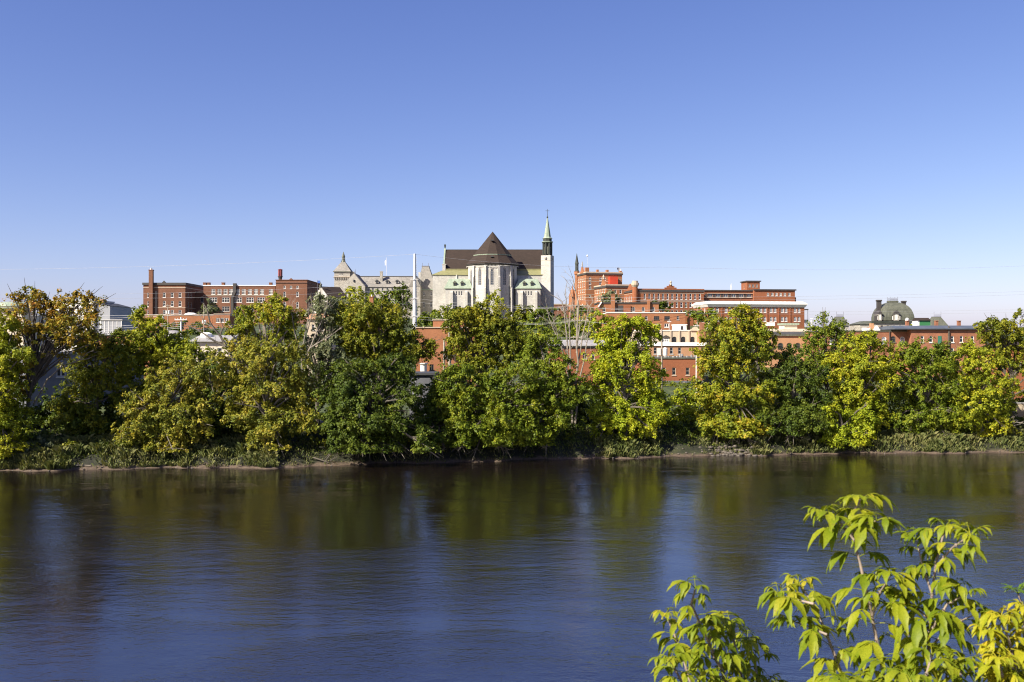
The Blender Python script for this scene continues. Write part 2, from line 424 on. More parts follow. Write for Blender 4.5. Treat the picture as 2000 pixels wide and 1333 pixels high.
# ------------------------------------------------------------------ buildings
_wc = {}
def window_meshes(w, h, style, fm, pm, fr=None):
    key = (round(w, 2), round(h, 2), style, fm, pm)
    if key in _wc: return _wc[key]
    f = MB(); hw = w/2 - .004; t = min(.13, w*.13); y0, y1 = .06, .19
    top = h - .004
    if style == 'arch':
        rise = w*.42; N = 8
        outer = [(-hw, 0)] + [(-hw*math.cos(k/N*math.pi), top - rise + (rise - .01)*math.sin(k/N*math.pi)) for k in range(N+1)] + [(hw, 0)]
        inner = [(-hw+t, t)] + [(-(hw-t)*math.cos(k/N*math.pi), top - rise + (rise-t)*math.sin(k/N*math.pi)) for k in range(N+1)] + [(hw-t, t)]
        n = len(outer)
        for i in range(n):
            j = (i+1) % n
            f.poly([(outer[i][0], y0, outer[i][1]), (outer[j][0], y0, outer[j][1]), (inner[j][0], y0, inner[j][1]), (inner[i][0], y0, inner[i][1])])
            f.poly([(inner[i][0], y0, inner[i][1]), (inner[j][0], y0, inner[j][1]), (inner[j][0], y1, inner[j][1]), (inner[i][0], y1, inner[i][1])])
    else:
        f.box(-hw, -hw+t, y0, y1, .003, top).box(hw-t, hw, y0, y1, .003, top)
        f.box(-hw+t, hw-t, y0, y1, .003, t).box(-hw+t, hw-t, y0, y1, top-t, top)
    if style in ('sash', 'arch', 'triple'):
        f.box(-hw+t, hw-t, y0+.01, y1-.01, h*.52, h*.52+t*.8)
    if style == 'triple':
        for k in (-1, 1): f.box(k*hw/3-t*.6, k*hw/3+t*.6, y0+.004, y1-.004, t, top-t)
    if style == 'double': f.box(-t*.6, t*.6, y0+.004, y1-.004, t, top-t)
    f.box(-w/2-.1, w/2+.1, -.09, .05, -.16, -.004)          # sill
    p = MB()
    if style == 'arch':
        p.poly([(x, .13, z) for x, z in [(-hw+.02, .02)] + [(-(hw-.02)*math.cos(k/8*math.pi), top-w*.42+(w*.42-.03)*math.sin(k/8*math.pi)) for k in range(9)] + [(hw-.02, .02)]][::-1])
    else:
        p.box(-hw+.01, hw-.01, .12, .14, .01, top-.01)
    _wc[key] = (f.mesh('window', M[fm]), p.mesh('pane', M[pm]))
    return _wc[key]

class B:
    def __init__(s, name, label, cat, px, pyb, Y, rot=0.0, group=None):
        p = at(px, pyb, Y); s.Y = Y; s.S = Y/F; s.rot = R(rot)
        s.o = empty(name, p, s.rot); s.p = p
        tag(s.o, label, cat, group)
    def X(s, px, dy=0.0):
        """local x whose photo column is px, on the line local y = dy"""
        c, sn = math.cos(s.rot), math.sin(s.rot); k = (px - CX)/F
        # world: X = p.x + c*x - sn*dy ; Yw = Y + sn*x + c*dy ; X = k*Yw
        return (k*(s.Y + c*dy) - s.p.x + sn*dy)/(c - k*sn)
    def Yl(s, px, x=0.0):
        c, sn = math.cos(s.rot), math.sin(s.rot); k = (px - CX)/F
        return (s.p.x + c*x - k*(s.Y + sn*x))/(sn + k*c)
    def Z(s, py, dy=0.0, x=0.0):
        Yw = s.Y + math.sin(s.rot)*x + math.cos(s.rot)*dy
        return CAMZ - (py - CY)/F*Yw - s.p.z
    def win(s, x, y, ang, u, v, w, h, style='sash', fm='win_frame', pm='pane'):
        fme, pme = window_meshes(w, h, style, fm, pm)
        o = link('window', fme, s.o, (x + math.cos(ang)*u, y + math.sin(ang)*u, v), ang)
        link('pane', pme, o)
        return o
    def walls(s, m, x0, x1, y0, y1, z0, z1, front=(), left=(), right=(), name='wall', cap=True):
        """four walls; window specs (u_centre, v_bottom, w, h[, style, frame, pane]); front u measured from x0"""
        b = MB()
        sides = (((x0, y0), 0.0, x1-x0, front), ((x1, y0), math.pi/2, y1-y0, right), ((x1, y1), math.pi, x1-x0, ()), ((x0, y1), -math.pi/2, y1-y0, left))
        for o, a, W, ws in sides:
            holes = []
            for q in ws:
                u, v, w, h = q[:4]; st = q[4] if len(q) > 4 else 'sash'
                holes.append((u-w/2, v, u+w/2, v+h, w*.42 if st == 'arch' else 0))
                s.win(o[0], o[1], a, *q)
            b.wall(o, a, W, z0, z1, holes)
        if cap: b.poly([(x0,y0,z1),(x1,y0,z1),(x1,y1,z1),(x0,y1,z1)])
        return b.build(name, M[m], s.o)
    def fr(s, x0, pxs, pyt, pyb, wpx, *st, dy=0.0):
        """front window row from photo columns and rows"""
        out = []
        for q in pxs:
            x = s.X(q, dy); z0, z1 = s.Z(pyb, dy, x if s.rot else 0), s.Z(pyt, dy, x if s.rot else 0)
            if s.rot: z0, z1 = s.Z(pyb, dy, x0), s.Z(pyt, dy, x0)
            out.append((x - x0, z0, wpx*s.S, z1 - z0) + st)
        return out
    def slab(s, name, m, x0, x1, y0, y1, z0, z1, over=0.0):
        return MB().box(x0-over, x1+over, y0-over, y1+over, z0, z1).build(name, M[m], s.o)

# --- brick wing with tall chimney (far left)
b = B('brick_hospital_wing', 'brown brick block with a tall thin chimney stack on its river front', 'building', 280, 616, 440)
x1 = b.X(362); zt = b.Z(557); D = 26
fw = []
for t, bt, st in ((572, 581.5, 'sash'), (588, 599, 'arch'), (606, 615, 'sash')):
    fw += b.fr(0, (290.6, 321, 336.5, 351.7), t, bt, 5.6, st)
sidew = [(u, b.Z(q), 1.3, 2.2, 'sash', 'win_frame_dull') for q in (581, 599, 614) for u in (4, 8, 15, 19)]
b.walls('brick_brown', 0, x1, 0, D, -9, zt, front=fw, right=sidew)
b.slab('cornice', 'trim_dark', 0, x1, 0, D, zt+.003, zt+1.0, .35)
b.slab('string_course', 'trim_cream', 0, x1, 0, D, zt-1.35, zt-1.05, .12)
b.slab('string_course', 'trim_cream', 0, x1, 0, D, b.Z(602), b.Z(601), .10)
MB().prism_y([(b.X(317), zt+1.0), (b.X(324.5), zt+1.0), (b.X(320.7), zt+1.9)], -.4, .2).build('gable', M['trim_dark'], b.o)
MB().box(b.X(293), b.X(300.5), -1.5, -.003, -9, b.Z(528)).box(b.X(292.5), b.X(301), -1.6, .2, b.Z(529.2), b.Z(527.5)).build('chimney', M['brick_brown'], b.o)
MB().lathe([(.5, b.Z(527.5)), (.42, b.Z(524))], 10, b.X(296.7), -.75).build('flue', M['galv'], b.o)
MB().box(b.X(302.5), b.X(307), -.06, -.003, -9, b.Z(569)).build('dark_recess_strip', M['pane'], b.o)  # flat dark strip stands in for the shaded recess beside the chimney

# --- link block + long brick main building
b = B('brick_hospital', 'long four storey brown brick building with rows of white triple windows', 'building', 397, 640, 452)
x0 = b.X(397.5); x1 = b.X(538); zt = b.Z(559)
fw = b.fr(x0, (416.7,428.7,440.5,450.9,464.8,476,488,500,511.7,529), 565, 575.5, 7.6, 'triple')
fw += b.fr(x0, (417,441,465.5,488.6,510), 581.5, 591, 14.5, 'triple')
fw += b.fr(x0, (417,441,465.5,488.6,510), 599, 609, 14.5, 'triple', 'win_frame_dull')
fw += b.fr(x0, (417,441,465.5,488.6,510), 617, 627, 14.5, 'triple')
b.walls('brick_brown', x0, x1, 0, 22, -4, zt, front=fw)
b.slab('cornice', 'white', x0, x1, 0, 22, zt+.003, zt+.42, .2)
b.slab('string_course', 'trim_cream', x0, x1, 0, 22, b.Z(577.6), b.Z(576.6), .12)
for q in (398.5, 406, 434.6, 527.5):
    MB().box(b.X(q-2.6), b.X(q+2.6), .6, 2.4, zt+.42, b.Z(553)).box(b.X(q-3), b.X(q+3), .45, 2.55, b.Z(553), b.Z(552)).build('chimney', M['brick_brown'], b.o)
MB().box(b.X(456), b.X(462), -.9, .8, zt-2.6, b.Z(554)).loft([[(b.X(456),-.9,zt-2.6),(b.X(462),-.9,zt-2.6),(b.X(462),-.003,zt-2.6),(b.X(456),-.003,zt-2.6)],[(b.X(452),-.9,b.Z(582)),(b.X(457),-.9,b.Z(582)),(b.X(457),-.003,b.Z(582)),(b.X(452),-.003,b.Z(582))]]).box(b.X(452), b.X(457), -.9, -.003, 0, b.Z(582)).build('duct', M['trim_dark'], b.o)
xl = b.X(377)
b.walls('brick_brown', xl, x0-.005, 2, 16, -4, b.Z(571), front=[(4, b.Z(590), 2.2, 2.4, 'double', 'win_frame_dull'), (9, b.Z(590), 2.2, 2.4, 'double', 'win_frame_dull')], name='link_wall')
b.slab('link_roof', 'trim_cream', xl, x0-.35, 2, 16, b.Z(571)+.003, b.Z(569.6), .15)

# --- brick tower block with red tank
b = B('brick_tower_block', 'taller brown brick block with patterned parapet carrying a red tank', 'building', 539, 640, 446)
x1 = b.X(600); zt = b.Z(548)
fw = b.fr(0, (556, 568.4, 581), 558.5, 564.5, 4.2, 'sash') + b.fr(0, (556, 581), 570, 580, 5, 'arch') + b.fr(0, (556, 581), 590, 602, 5, 'arch') + b.fr(0, (581,), 609, 617, 5)
b.walls('brick_brown', 0, x1, 0, 34, -4, zt, front=fw, right=[(u, b.Z(q), 1.3, 2.2, 'sash', 'win_frame_dull') for q in (580, 600) for u in (6, 12, 18)])
b.slab('parapet', 'brick_brown', 0, x1, 0, 34, zt+.003, b.Z(546.6), .25)
b.slab('cornice', 'trim_dark', 0, x1, 0, 34, b.Z(553.5), b.Z(552.6), .22)
MB().prism_y([(b.X(565), b.Z(546.6)), (b.X(572.5), b.Z(546.6)), (b.X(568.7), b.Z(543.5))], -.3, .3).build('gable', M['brick_brown'], b.o)
t = B('rooftop_tank', 'red vertical tank cluster standing on the brick block roof', 'tank', 547.5, 546.6, 448)
mb = MB()
for k in range(6):
    a = k*math.pi/3; mb.lathe([(.36, t.Z(541)), (.36, t.Z(528)), (.2, t.Z(526.5))], 8, .62*math.cos(a), .62*math.sin(a))
mb.build('cylinders', M['red_tank'], t.o)
MB().lathe([(.75, 0), (.9, t.Z(542.5)), (1.15, t.Z(541)), (1.15, t.Z(540.2))], 10).build('base', M['trim_dark'], t.o)
MB().lathe([(1.05, t.Z(527.8)), (1.12, t.Z(527.2)), (.2, t.Z(525.6))], 10).build('cap', M['red_tank'], t.o)

# --- low brick annex in front
b = B('brick_annex', 'low flat-roofed orange brick annex with white windows below the long brown building', 'building', 270, 664, 392)
x1 = b.X(420); zt = b.Z(616.5)
b.walls('brick_orange', 0, x1, 0, 12, -4, zt)
b.slab('coping', 'trim_cream', 0, x1, 0, 12, zt+.003, zt+.35, .12)
x2 = b.X(452)
fw = b.fr(x1, (428.5, 437, 445.5), 622, 630.5, 7, 'double') + b.fr(x1, (431, 444), 640.5, 647.5, 8, 'double')
b.walls('brick_orange', x1+.005, x2, -2, 10, -4, zt+.3, front=fw, name='end_wall')
b.slab('end_coping', 'trim_cream', x1+.2, x2, -2, 10, zt+.303, zt+.65, .12)
MB().box(b.X(262), -.01, .5, 9, -4, b.Z(628)).build('side_wall', M['brick_orange'], b.o)
MB().lathe([(2.6, zt+.35), (2.4, zt+.7), (1.2, zt+1.2)], 12, b.X(365), 5).build('roof_vent', M['white'], b.o)

# --- far left buildings
b = B('cream_round_building', 'cream building with a low round copper roof at the far left', 'building', 20, 690, 262)
x0, x1 = b.X(-40), b.X(46)
b.walls('cream', x0, x1, 0, 14, -4, b.Z(613), front=b.fr(x0, (8, 24, 38), 622, 636, 8, 'sash'))
MB().lathe([(4.6, b.Z(613)+.003), (4.6, b.Z(598))], 24, b.X(8), 6).build('drum', M['cream'], b.o)
MB().lathe([(5.0, b.Z(598)), (4.9, b.Z(595)), (4.2, b.Z(591)), (3.0, b.Z(588.8))], 24, b.X(8), 6).build('roof', M['copper'], b.o)
b.slab('cornice', 'copper', x0, x1, 0, 14, b.Z(602.5), b.Z(601), .3)
MB().box(b.X(45), b.X(54), 3, 4.6, -4, b.Z(582)).box(b.X(44.4), b.X(54.6), 2.9, 4.7, b.Z(582), b.Z(581)).build('chimney', M['cream_stone'], b.o)
MB().tube([(b.X(7), 6, b.Z(590)), (b.X(7), 6, b.Z(567))], .06).build('mast', M['iron'], b.o)
b = B('white_office_block', 'white panelled office block partly behind the sparse rusty tree', 'building', 92, 690, 238)
x1 = b.X(184)
fw = []
for q in (601, 622, 645): fw += b.fr(0, (104, 121, 138, 155, 172), q, q+11, 8, 'double', 'win_frame_dull')
b.walls('white', 0, x1, 0, 12, -4, b.Z(588), front=fw)
b.slab('roof', 'offwhite', 0, x1, 0, 12, b.Z(588)+.003, b.Z(586), .15)
bx2 = b.X(213)
MB().prism_y([(x1+.005, -4), (bx2, -4), (bx2, b.Z(598)), (x1+.005, b.Z(590))], .6, 14).build('shade_grey_end', M['grey_panel'], b.o)  # grey colour carries the shade on the block's receding right side
MB().poly([(x1, .35, b.Z(589.4)), (bx2+.2, .35, b.Z(597.4)), (bx2+.2, 14.2, b.Z(597.4)), (x1, 14.2, b.Z(589.4))]).build('end_roof', M['dark_roof'], b.o)
MB().box(b.X(186), b.X(192), 3, 5, b.Z(590), b.Z(584)).build('roof_vent', M['brick_pale'], b.o)
b = B('grey_shed', 'low blue-grey panelled shed right of the white office block', 'building', 196, 690, 226)
x1 = b.X(238)
b.walls('grey_panel', 0, x1, 0, 10, -4, b.Z(626))
mb = MB()
for q in (197, 205, 213, 221, 229, 237.4): mb.box(b.X(q)-.06, b.X(q)+.06, -.05, -.003, -4, b.Z(627))
mb.build('panel_joints', M['white'], b.o)
b.slab('roof', 'offwhite', 0, x1, 0, 10, b.Z(626)+.003, b.Z(624.6), .2)
b = B('orange_brick_garage', 'low orange brick flat-roofed building between the left trees', 'building', 150, 712, 172)
x1 = b.X(300)
b.walls('brick_orange', 0, x1, 0, 14, -3, b.Z(657), front=b.fr(0, (238, 262), 672, 684, 9, 'double'))
b.slab('coping', 'trim_dark', 0, x1, 0, 14, b.Z(657)+.003, b.Z(655), .12)
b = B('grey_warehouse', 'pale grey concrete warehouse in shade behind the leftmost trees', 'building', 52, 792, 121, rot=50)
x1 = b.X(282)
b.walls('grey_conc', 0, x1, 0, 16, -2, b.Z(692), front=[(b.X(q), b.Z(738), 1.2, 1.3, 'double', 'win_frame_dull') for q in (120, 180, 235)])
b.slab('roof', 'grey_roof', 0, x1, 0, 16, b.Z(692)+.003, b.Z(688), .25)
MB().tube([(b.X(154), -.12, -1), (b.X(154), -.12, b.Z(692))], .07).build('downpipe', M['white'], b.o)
b = B('cream_house', 'cream house with grey roof and white balcony among yellow trees', 'house', 383, 742, 146)
x1 = b.X(446)
b.walls('cream', 0, x1, 0, 8, -2, b.Z(668), front=b.fr(0, (393, 410), 690, 704, 8) + b.fr(0, (430,), 680, 694, 8))
MB().prism_x([(-.5, b.Z(668)+.003), (8.5, b.Z(668)+.003), (8.5, b.Z(666)), (4, b.Z(655)), (-.5, b.Z(666))], b.X(373), x1+.3).build('roof', M['grey_roof'], b.o)
mb = MB().box(b.X(417), b.X(446), -1.6, -.003, b.Z(724), b.Z(721.5)).box(b.X(417), b.X(446), -1.6, -1.5, b.Z(713.5), b.Z(712))
for q in (417.8, 428, 437, 445): mb.box(b.X(q)-.06, b.X(q)+.06, -1.58, -1.48, b.Z(740) , b.Z(698))
for k in range(16): mb.box(b.X(418+k*1.8)-.02, b.X(418+k*1.8)+.02, -1.56, -1.52, b.Z(721.5), b.Z(713.5))
mb.build('balcony', M['white'], b.o)
MB().lathe([(.9, b.Z(661)), (.85, b.Z(652)), (.4, b.Z(649))], 12, b.X(391), 3).build('roof_dome', M['white'], b.o)
b = B('round_silo', 'low grey round metal roof behind the yellow trees', 'silo', 338, 672, 180)
MB().lathe([(1.5, -6), (1.5, b.Z(652))], 18).build('drum', M['galv'], b.o)
MB().lathe([(1.75, b.Z(652)), (1.5, b.Z(649.5)), (.9, b.Z(646.5)), (.3, b.Z(645.6))], 18).build('roof', M['grey_roof'], b.o)

# --- stone gable house
b = B('stone_gable_house', 'small grey stone house with brown roof and pale gable left of the turreted seminary', 'house', 640, 622, 430, rot=40)
x1 = b.X(676); zw = b.Z(580); yd = abs(b.Yl(613))/2
x0 = 0
b.walls('stone', 0, x1, 0, 2*yd, -6, zw, front=b.fr(0, (648, 655, 662), 578.5, 585, 2.6, 'sash'), left=[(yd, b.Z(600), 1.2, 2.2)])
zr = b.Z(561, yd)
MB().prism_x([(-.6, zw-.2), (yd, zr+.25), (2*yd+.6, zw-.2), (2*yd, zw+.003), (yd, zr-.12), (0, zw+.003)], .3, x1+.5).build('roof', M['brown_roof'], b.o)
MB().prism_x([(0, zw+.003), (2*yd, zw+.003), (yd, zr)], 0, .28).build('gable', M['stone'], b.o)
MB().box(-.35, .35, yd-.5, yd+.5, zr-.3, b.Z(556)).lathe([(.34, b.Z(556)), (.05, b.Z(549))], 6, 0, yd).build('finial', M['copper_dark'], b.o)
fp = B('flagpole', 'thin mast with a small blue flag beside the stone gable house', 'flagpole', 620, 566, 432)
MB().tube([(0, 0, -3), (0, 0, fp.Z(547))], .06).build('pole', M['iron'], fp.o)
MB().box(.05, 1.25, -.02, .02, fp.Z(553.5), fp.Z(548.5)).build('flag', plain('blue_flag_cloth', (.05,.12,.38)), fp.o)

# --- seminary
b = B('stone_seminary', 'long grey stone seminary with dormers and slate roofs left of the cathedral', 'seminary', 740, 640, 520)
zw = b.Z(561); ridge = b.Z(541, 8)
xa, xb = b.X(692), b.X(806)
fw = []
for q in range(0, 11): fw += b.fr(xa, (700 + q*9.5,), 563, 572, 4.2, 'sash')
fw += b.fr(xa, [706 + q*11 for q in range(9)], 582, 592, 4.4, 'sash')
b.walls('stone_grey', xa, xb, 0, 16, -3, zw, front=fw)
MB().prism_x([(-.5, zw+.003), (8, ridge), (16.5, zw+.003)], xa, xb).build('roof', M['slate'], b.o)
MB().box(xa, xb, 7.8, 8.2, ridge-.1, ridge+.35).build('ridge_cresting', M['trim_dark'], b.o)
for q in (735.3, 755.6, 775):
    x = b.X(q); zb = b.Z(553.5, 2.6); hh = 1.9
    MB().box(x-.85, x+.85, 1.6, 5, zb, zb+.95).build('dormer', M['stone_grey'], b.o)
    d = MB().prism_y([(x-1.15, zb+.95), (x+1.15, zb+.95), (x, zb+hh)], 1.35, 5.5).build('dormer_roof', M['dark_roof'], b.o)
    MB().box(x-.5, x+.5, 1.55, 1.6, zb+.1, zb+.9).build('dormer_window', M['pane'], b.o)
# gable cross wing left
xg0, xg1 = b.X(668), b.X(715); zg = b.Z(561)
b.walls('stone_grey', xg0, xg1, -4, 12, -3, zg, front=b.fr(xg0, (676, 690, 704), 572, 582, 4, 'sash', dy=-4), name='wing_wall')
xc = b.X(694)
MB().prism_y([(xg0-.3, zg+.003), (xg1+.3, zg+.003), (xc, b.Z(534.5))], -3.6, 14).build('wing_roof', M['slate'], b.o)
MB().prism_y([(xg0, zg+.003), (xg1, zg+.003), (xc, b.Z(536))], -3.99, -3.62).build('wing_gable', M['stone_grey'], b.o)
MB().lathe([(.45, b.Z(552)), (.45, b.Z(548))], 10, xc, -4.05).build('round_window', M['pane'], b.o)
MB().tube([(xc, 0, b.Z(535)), (xc, 0, b.Z(526))], [.18, .05]).build('finial', M['iron'], b.o)
for q, tp, wd in ((686, 531, 3), (742.6, 530.5, 2.6)):
    x = b.X(q); MB().box(x-wd*b.S, x+wd*b.S, 4, 5.6, b.Z(552), b.Z(tp)).box(x-wd*b.S-.15, x+wd*b.S+.15, 3.85, 5.75, b.Z(tp), b.Z(tp)+.3).build('chimney', M['stone_grey'], b.o)
# square tower
xt0, xt1 = b.X(651.5), b.X(682.5); zt = b.Z(530); tw = xt1-xt0; xm = (xt0+xt1)/2
b.walls('stone_grey', xt0, xt1, 2, 2+tw, -3, zt, front=b.fr(xt0, (664.4, 668.6), 532.5, 538, 2.2, 'arch', dy=2), name='tower_wall')
b.slab('tower_cornice', 'trim_cream', xt0, xt1, 2, 2+tw, b.Z(541.6), b.Z(540.6), .6)
mb = MB()
for k in range(9):
    x = xt0 + (k+.5)*tw/9; mb.box(x-.16, x+.16, 1.55, 1.995, b.Z(546), b.Z(541.7))
mb.build('corbels', M['stone_grey'], b.o)
MB().frustum((xt0-.5, xt1+.5, 1.5, 2.5+tw, zt+.003), (xm-1.1, xm+1.1, 2+tw/2-1.1, 2+tw/2+1.1, b.Z(511))).build('tower_roof', M['slate'], b.o)
MB().box(xt0-.55, xt1+.55, 1.4, 2.6+tw, zt-.3, zt-.002).build('tower_eaves', M['copper_dark'], b.o)
yc = 2 + tw/2
MB().lathe([(1.25, b.Z(511)), (.95, b.Z(508)), (.8, b.Z(507)), (.8, b.Z(501)), (.95, b.Z(500)), (.6, b.Z(496.5)), (.05, b.Z(490))], 8, xm, yc).build('lantern', M['copper_dark'], b.o)
mb = MB()
for sx in (-1, 1): mb.tube([(xm+sx*1.05, yc-1, b.Z(511)), (xm+sx*1.05, yc-1, b.Z(506))], .1)
mb.build('finials', M['iron'], b.o)
# right pavilion
xp0, xp1 = b.X(800), b.X(822)
b.walls('stone_grey', xp0, xp1, -3, 14, -3, b.Z(561), front=b.fr(xp0, (811,), 566, 574, 4, dy=-3) + b.fr(xp0, (811,), 583, 592, 4, dy=-3), name='bay_wall')
MB().prism_y([(xp0-.2, b.Z(561)+.003), (xp1+.2, b.Z(561)+.003), ((xp0+xp1)/2, b.Z(537))], -3.2, 12).build('bay_roof', M['slate'], b.o)
xq0, xq1 = b.X(816), b.X(850); zq = b.Z(566)
b.walls('stone_grey', xq0, xq1, 4, 20, -3, zq, front=b.fr(xq0, (828, 842), 571, 577.5, 3, dy=4) + b.fr(xq0, (828, 842), 590, 600, 4, dy=4), name='pavilion_wall')
b.slab('pavilion_eaves', 'copper', xq0, xq1, 4, 20, zq+.003, b.Z(564), .4)
MB().frustum((xq0-.2, xq1+.1, 4, 20, b.Z(564)+.003), (b.X(821), b.X(834.5), 9, 15, b.Z(521, 9))).build('mansard_roof', M['slate'], b.o)
MB().box(b.X(820.6), b.X(835), 8.9, 15.1, b.Z(521, 9)+.002, b.Z(519.5, 9)).tube([(b.X(822), 9, b.Z(520, 9)), (b.X(822), 9, b.Z(514, 9))], .09).tube([(b.X(834), 9, b.Z(520, 9)), (b.X(834), 9, b.Z(514, 9))], .09).build('roof_crest', M['iron'], b.o)
MB().box(b.X(816.5), b.X(821), 2, 3.8, b.Z(566), b.Z(531.5)).build('chimney', M['stone'], b.o)
f = B('white_flag_mast', 'white flagpole with a hanging pale flag above the seminary roof', 'flagpole', 754.6, 541, 528)
MB().tube([(0,0,0), (0,0,f.Z(503))], .07).build('pole', M['white'], f.o)
MB().prism_y([(-.08, f.Z(507)), (-.9, f.Z(511)), (-.75, f.Z(520)), (-.08, f.Z(517))], -.03, .03).build('flag', plain('pale_flag_cloth', (.62,.64,.70)), f.o)

# --- cathedral
b = B('stone_cathedral', 'large pale stone cathedral with brown roof, round apse and green copper spire', 'cathedral', 962, 622, 500)
S = b.S; X, Z = b.X, b.Z
# nave body and aisles
xl, xr = X(845, 4), X(1066, 4); za = Z(538, 4)
b.walls('stone', xl, xr, 4, 36, -6, za)
MB().loft([[(xl-.35, 3.6, za+.003), (xr, 3.6, za+.003), (xr, 3.6, za+.25), (xl-.35, 3.6, za+.25)], [(X(868, 9), 9.2, Z(527, 9)-.3), (xr, 9.2, Z(527, 9)-.3), (xr, 9.2, Z(527, 9)), (X(868, 9), 9.2, Z(527, 9))]]).build('aisle_roof', M['copper_gold'], b.o)
MB().poly([(xl-.35, 3.6, za+.26), (X(868, 9), 9.2, Z(527, 9)+.01), (X(868,9), 31, Z(527, 9)+.01), (xl-.35, 36.4, za+.26)]).build('end_roof', M['copper'], b.o)
zn = Z(525.5, 9); xnl, xnr = X(866.5, 9), X(1062, 9); zr = Z(488.5, 20)
b.walls('stone', xnl, xnr, 9.25, 31, za, zn, name='clerestory')
MB().prism_x([(8.6, zn-.3), (20, zr), (31.6, zn-.3)], xnl+.35, xnr).build('nave_roof', M['brown_roof'], b.o)
MB().box(xnl+.4, xnr, 8.45, 8.6, zn-.55, zn-.05).build('gutter', M['copper_gold'], b.o)
MB().box(xnl+.3, xnr, 19.85, 20.15, zr-.05, zr+.2).build('ridge_cap', M['trim_dark'], b.o)
MB().prism_x([(8.7, zn-.6), (20, zr+.9), (31.5, zn-.6)], xnl-.45, xnl+.33).build('gable_coping', M['copper'], b.o)
MB().box(X(862), X(868), 8.2, 11, Z(540), Z(515)).box(X(861), X(869.5), 8, 11.2, Z(515), Z(513.5)).build('gable_buttress', M['stone'], b.o)
MB().box(xnl-.3, xnl+.3, 19.7, 20.3, zr+.9, Z(482, 20)).box(xnl-.45, xnl+.45, 19.6, 20.4, Z(482, 20), Z(478, 20)).build('gable_cross', M['bronze_dark'], b.o)
# apse: half of a twelve-sided drum
RA, ay = 49*S, 2.0; n = 12; ro = R(15)
zap = Z(515, ay-RA)
vv = [(RA*math.cos(ro + 2*math.pi*j/n), ay + RA*math.sin(ro + 2*math.pi*j/n)) for j in range(n)]
wallmb = MB(); lancets = []
for j in range(6, 12):
    p, q = vv[j], vv[(j+1) % n]
    a = math.atan2(q[1]-p[1], q[0]-p[0]); Wd = math.dist(p, q)
    wallmb.wall(p, a, Wd, -6, zap, [(Wd/2-.85, Z(557, -8), Wd/2+.85, Z(523.5, -8), 1.5)] if j < 11 else [])
    if j < 11: lancets.append((p, a, Wd))
wallmb.build('apse_wall', M['stone'], b.o)
lw = MB(); lp = MB(); hL = Z(523.5, -8) - Z(557, -8)
lp.poly([(x, .15, z) for x, z in [(-.8, .02), (.8, .02), (.8, hL-2.0), (.5, hL-.9), (0, hL-.05), (-.5, hL-.9), (-.8, hL-2.0)]])
for sx in (-1, 1):
    lw.tube([(sx*.86, .02, 0), (sx*.86, .02, hL-2), (sx*.5, .02, hL-.85), (0, .02, hL)], .13, 4)
lw.box(-.05, .05, .04, .14, 0, hL-.4)
for k in range(1, 7): lw.box(-.8, .8, .06, .13, k*hL/8, k*hL/8+.08)
lwm, lpm = lw.mesh('window', M['win_frame_dull']), lp.mesh('pane', M['pane_blue'])
for p, a, Wd in lancets:
    o = link('lancet_window', lwm, b.o, (p[0]+math.cos(a)*Wd/2, p[1]+math.sin(a)*Wd/2, Z(557, -8)), a)
    link('pane', lpm, o)
for j in (7, 8, 9, 10):
    p = vv[j]; a = math.atan2(p[1]-ay, p[0])
    mb = MB()
    for r1, zt_ in ((1.5, Z(562)), (1.1, Z(541)), (.75, Z(521))):
        c = [(-.2, -.5), (r1, -.5), (r1, .5), (-.2, .5)]
        mb.loft([[(x, y, -6) for x, y in c], [(x, y, zt_-.8) for x, y in c], [(-.2 if x < 0 else x*.55, y, zt_) for x, y in c]])
    mb.build('buttress', M['stone'], b.o, (p[0], p[1], 0), a)
MB().lathe([(RA+.25, zap-.7), (RA+.9, zap-.1), (RA+.9, zap+.25)], n, 0, ay, ro).build('apse_cornice', M['trim_dark'], b.o)
mb = MB()
for j in range(60):
    a = math.pi + j/60*math.pi
    mb.box(math.cos(a)*(RA+.55)-.12, math.cos(a)*(RA+.55)+.12, ay+math.sin(a)*(RA+.55)-.12, ay+math.sin(a)*(RA+.55)+.12, zap-1.15, zap-.72)
mb.build('corbels', M['stone'], b.o)
zk = Z(498, ay-9)
MB().lathe([(RA+1.1, zap+.26), (37.5*S, zk-.05)], n, 0, ay, ro).build('lower_roof', M['brown_roof'], b.o)
MB().lathe([(38.2*S, zk-.04), (38.6*S, zk+.4)], n, 0, ay, ro).build('copper_band', M['copper'], b.o)
MB().lathe([(38*S, zk+.41), (.08, Z(453, ay))], n, 0, ay, ro).build('cone_roof', M['brown_roof'], b.o)
for zz, rr in ((Z(472), 22.6), (Z(505.5), 44.5)):
    MB().prism_y([(-.8, zz), (.8, zz), (0, zz+.9)], ay-rr*S, ay-rr*S+2.5).build('roof_vent', M['dark_roof'], b.o)
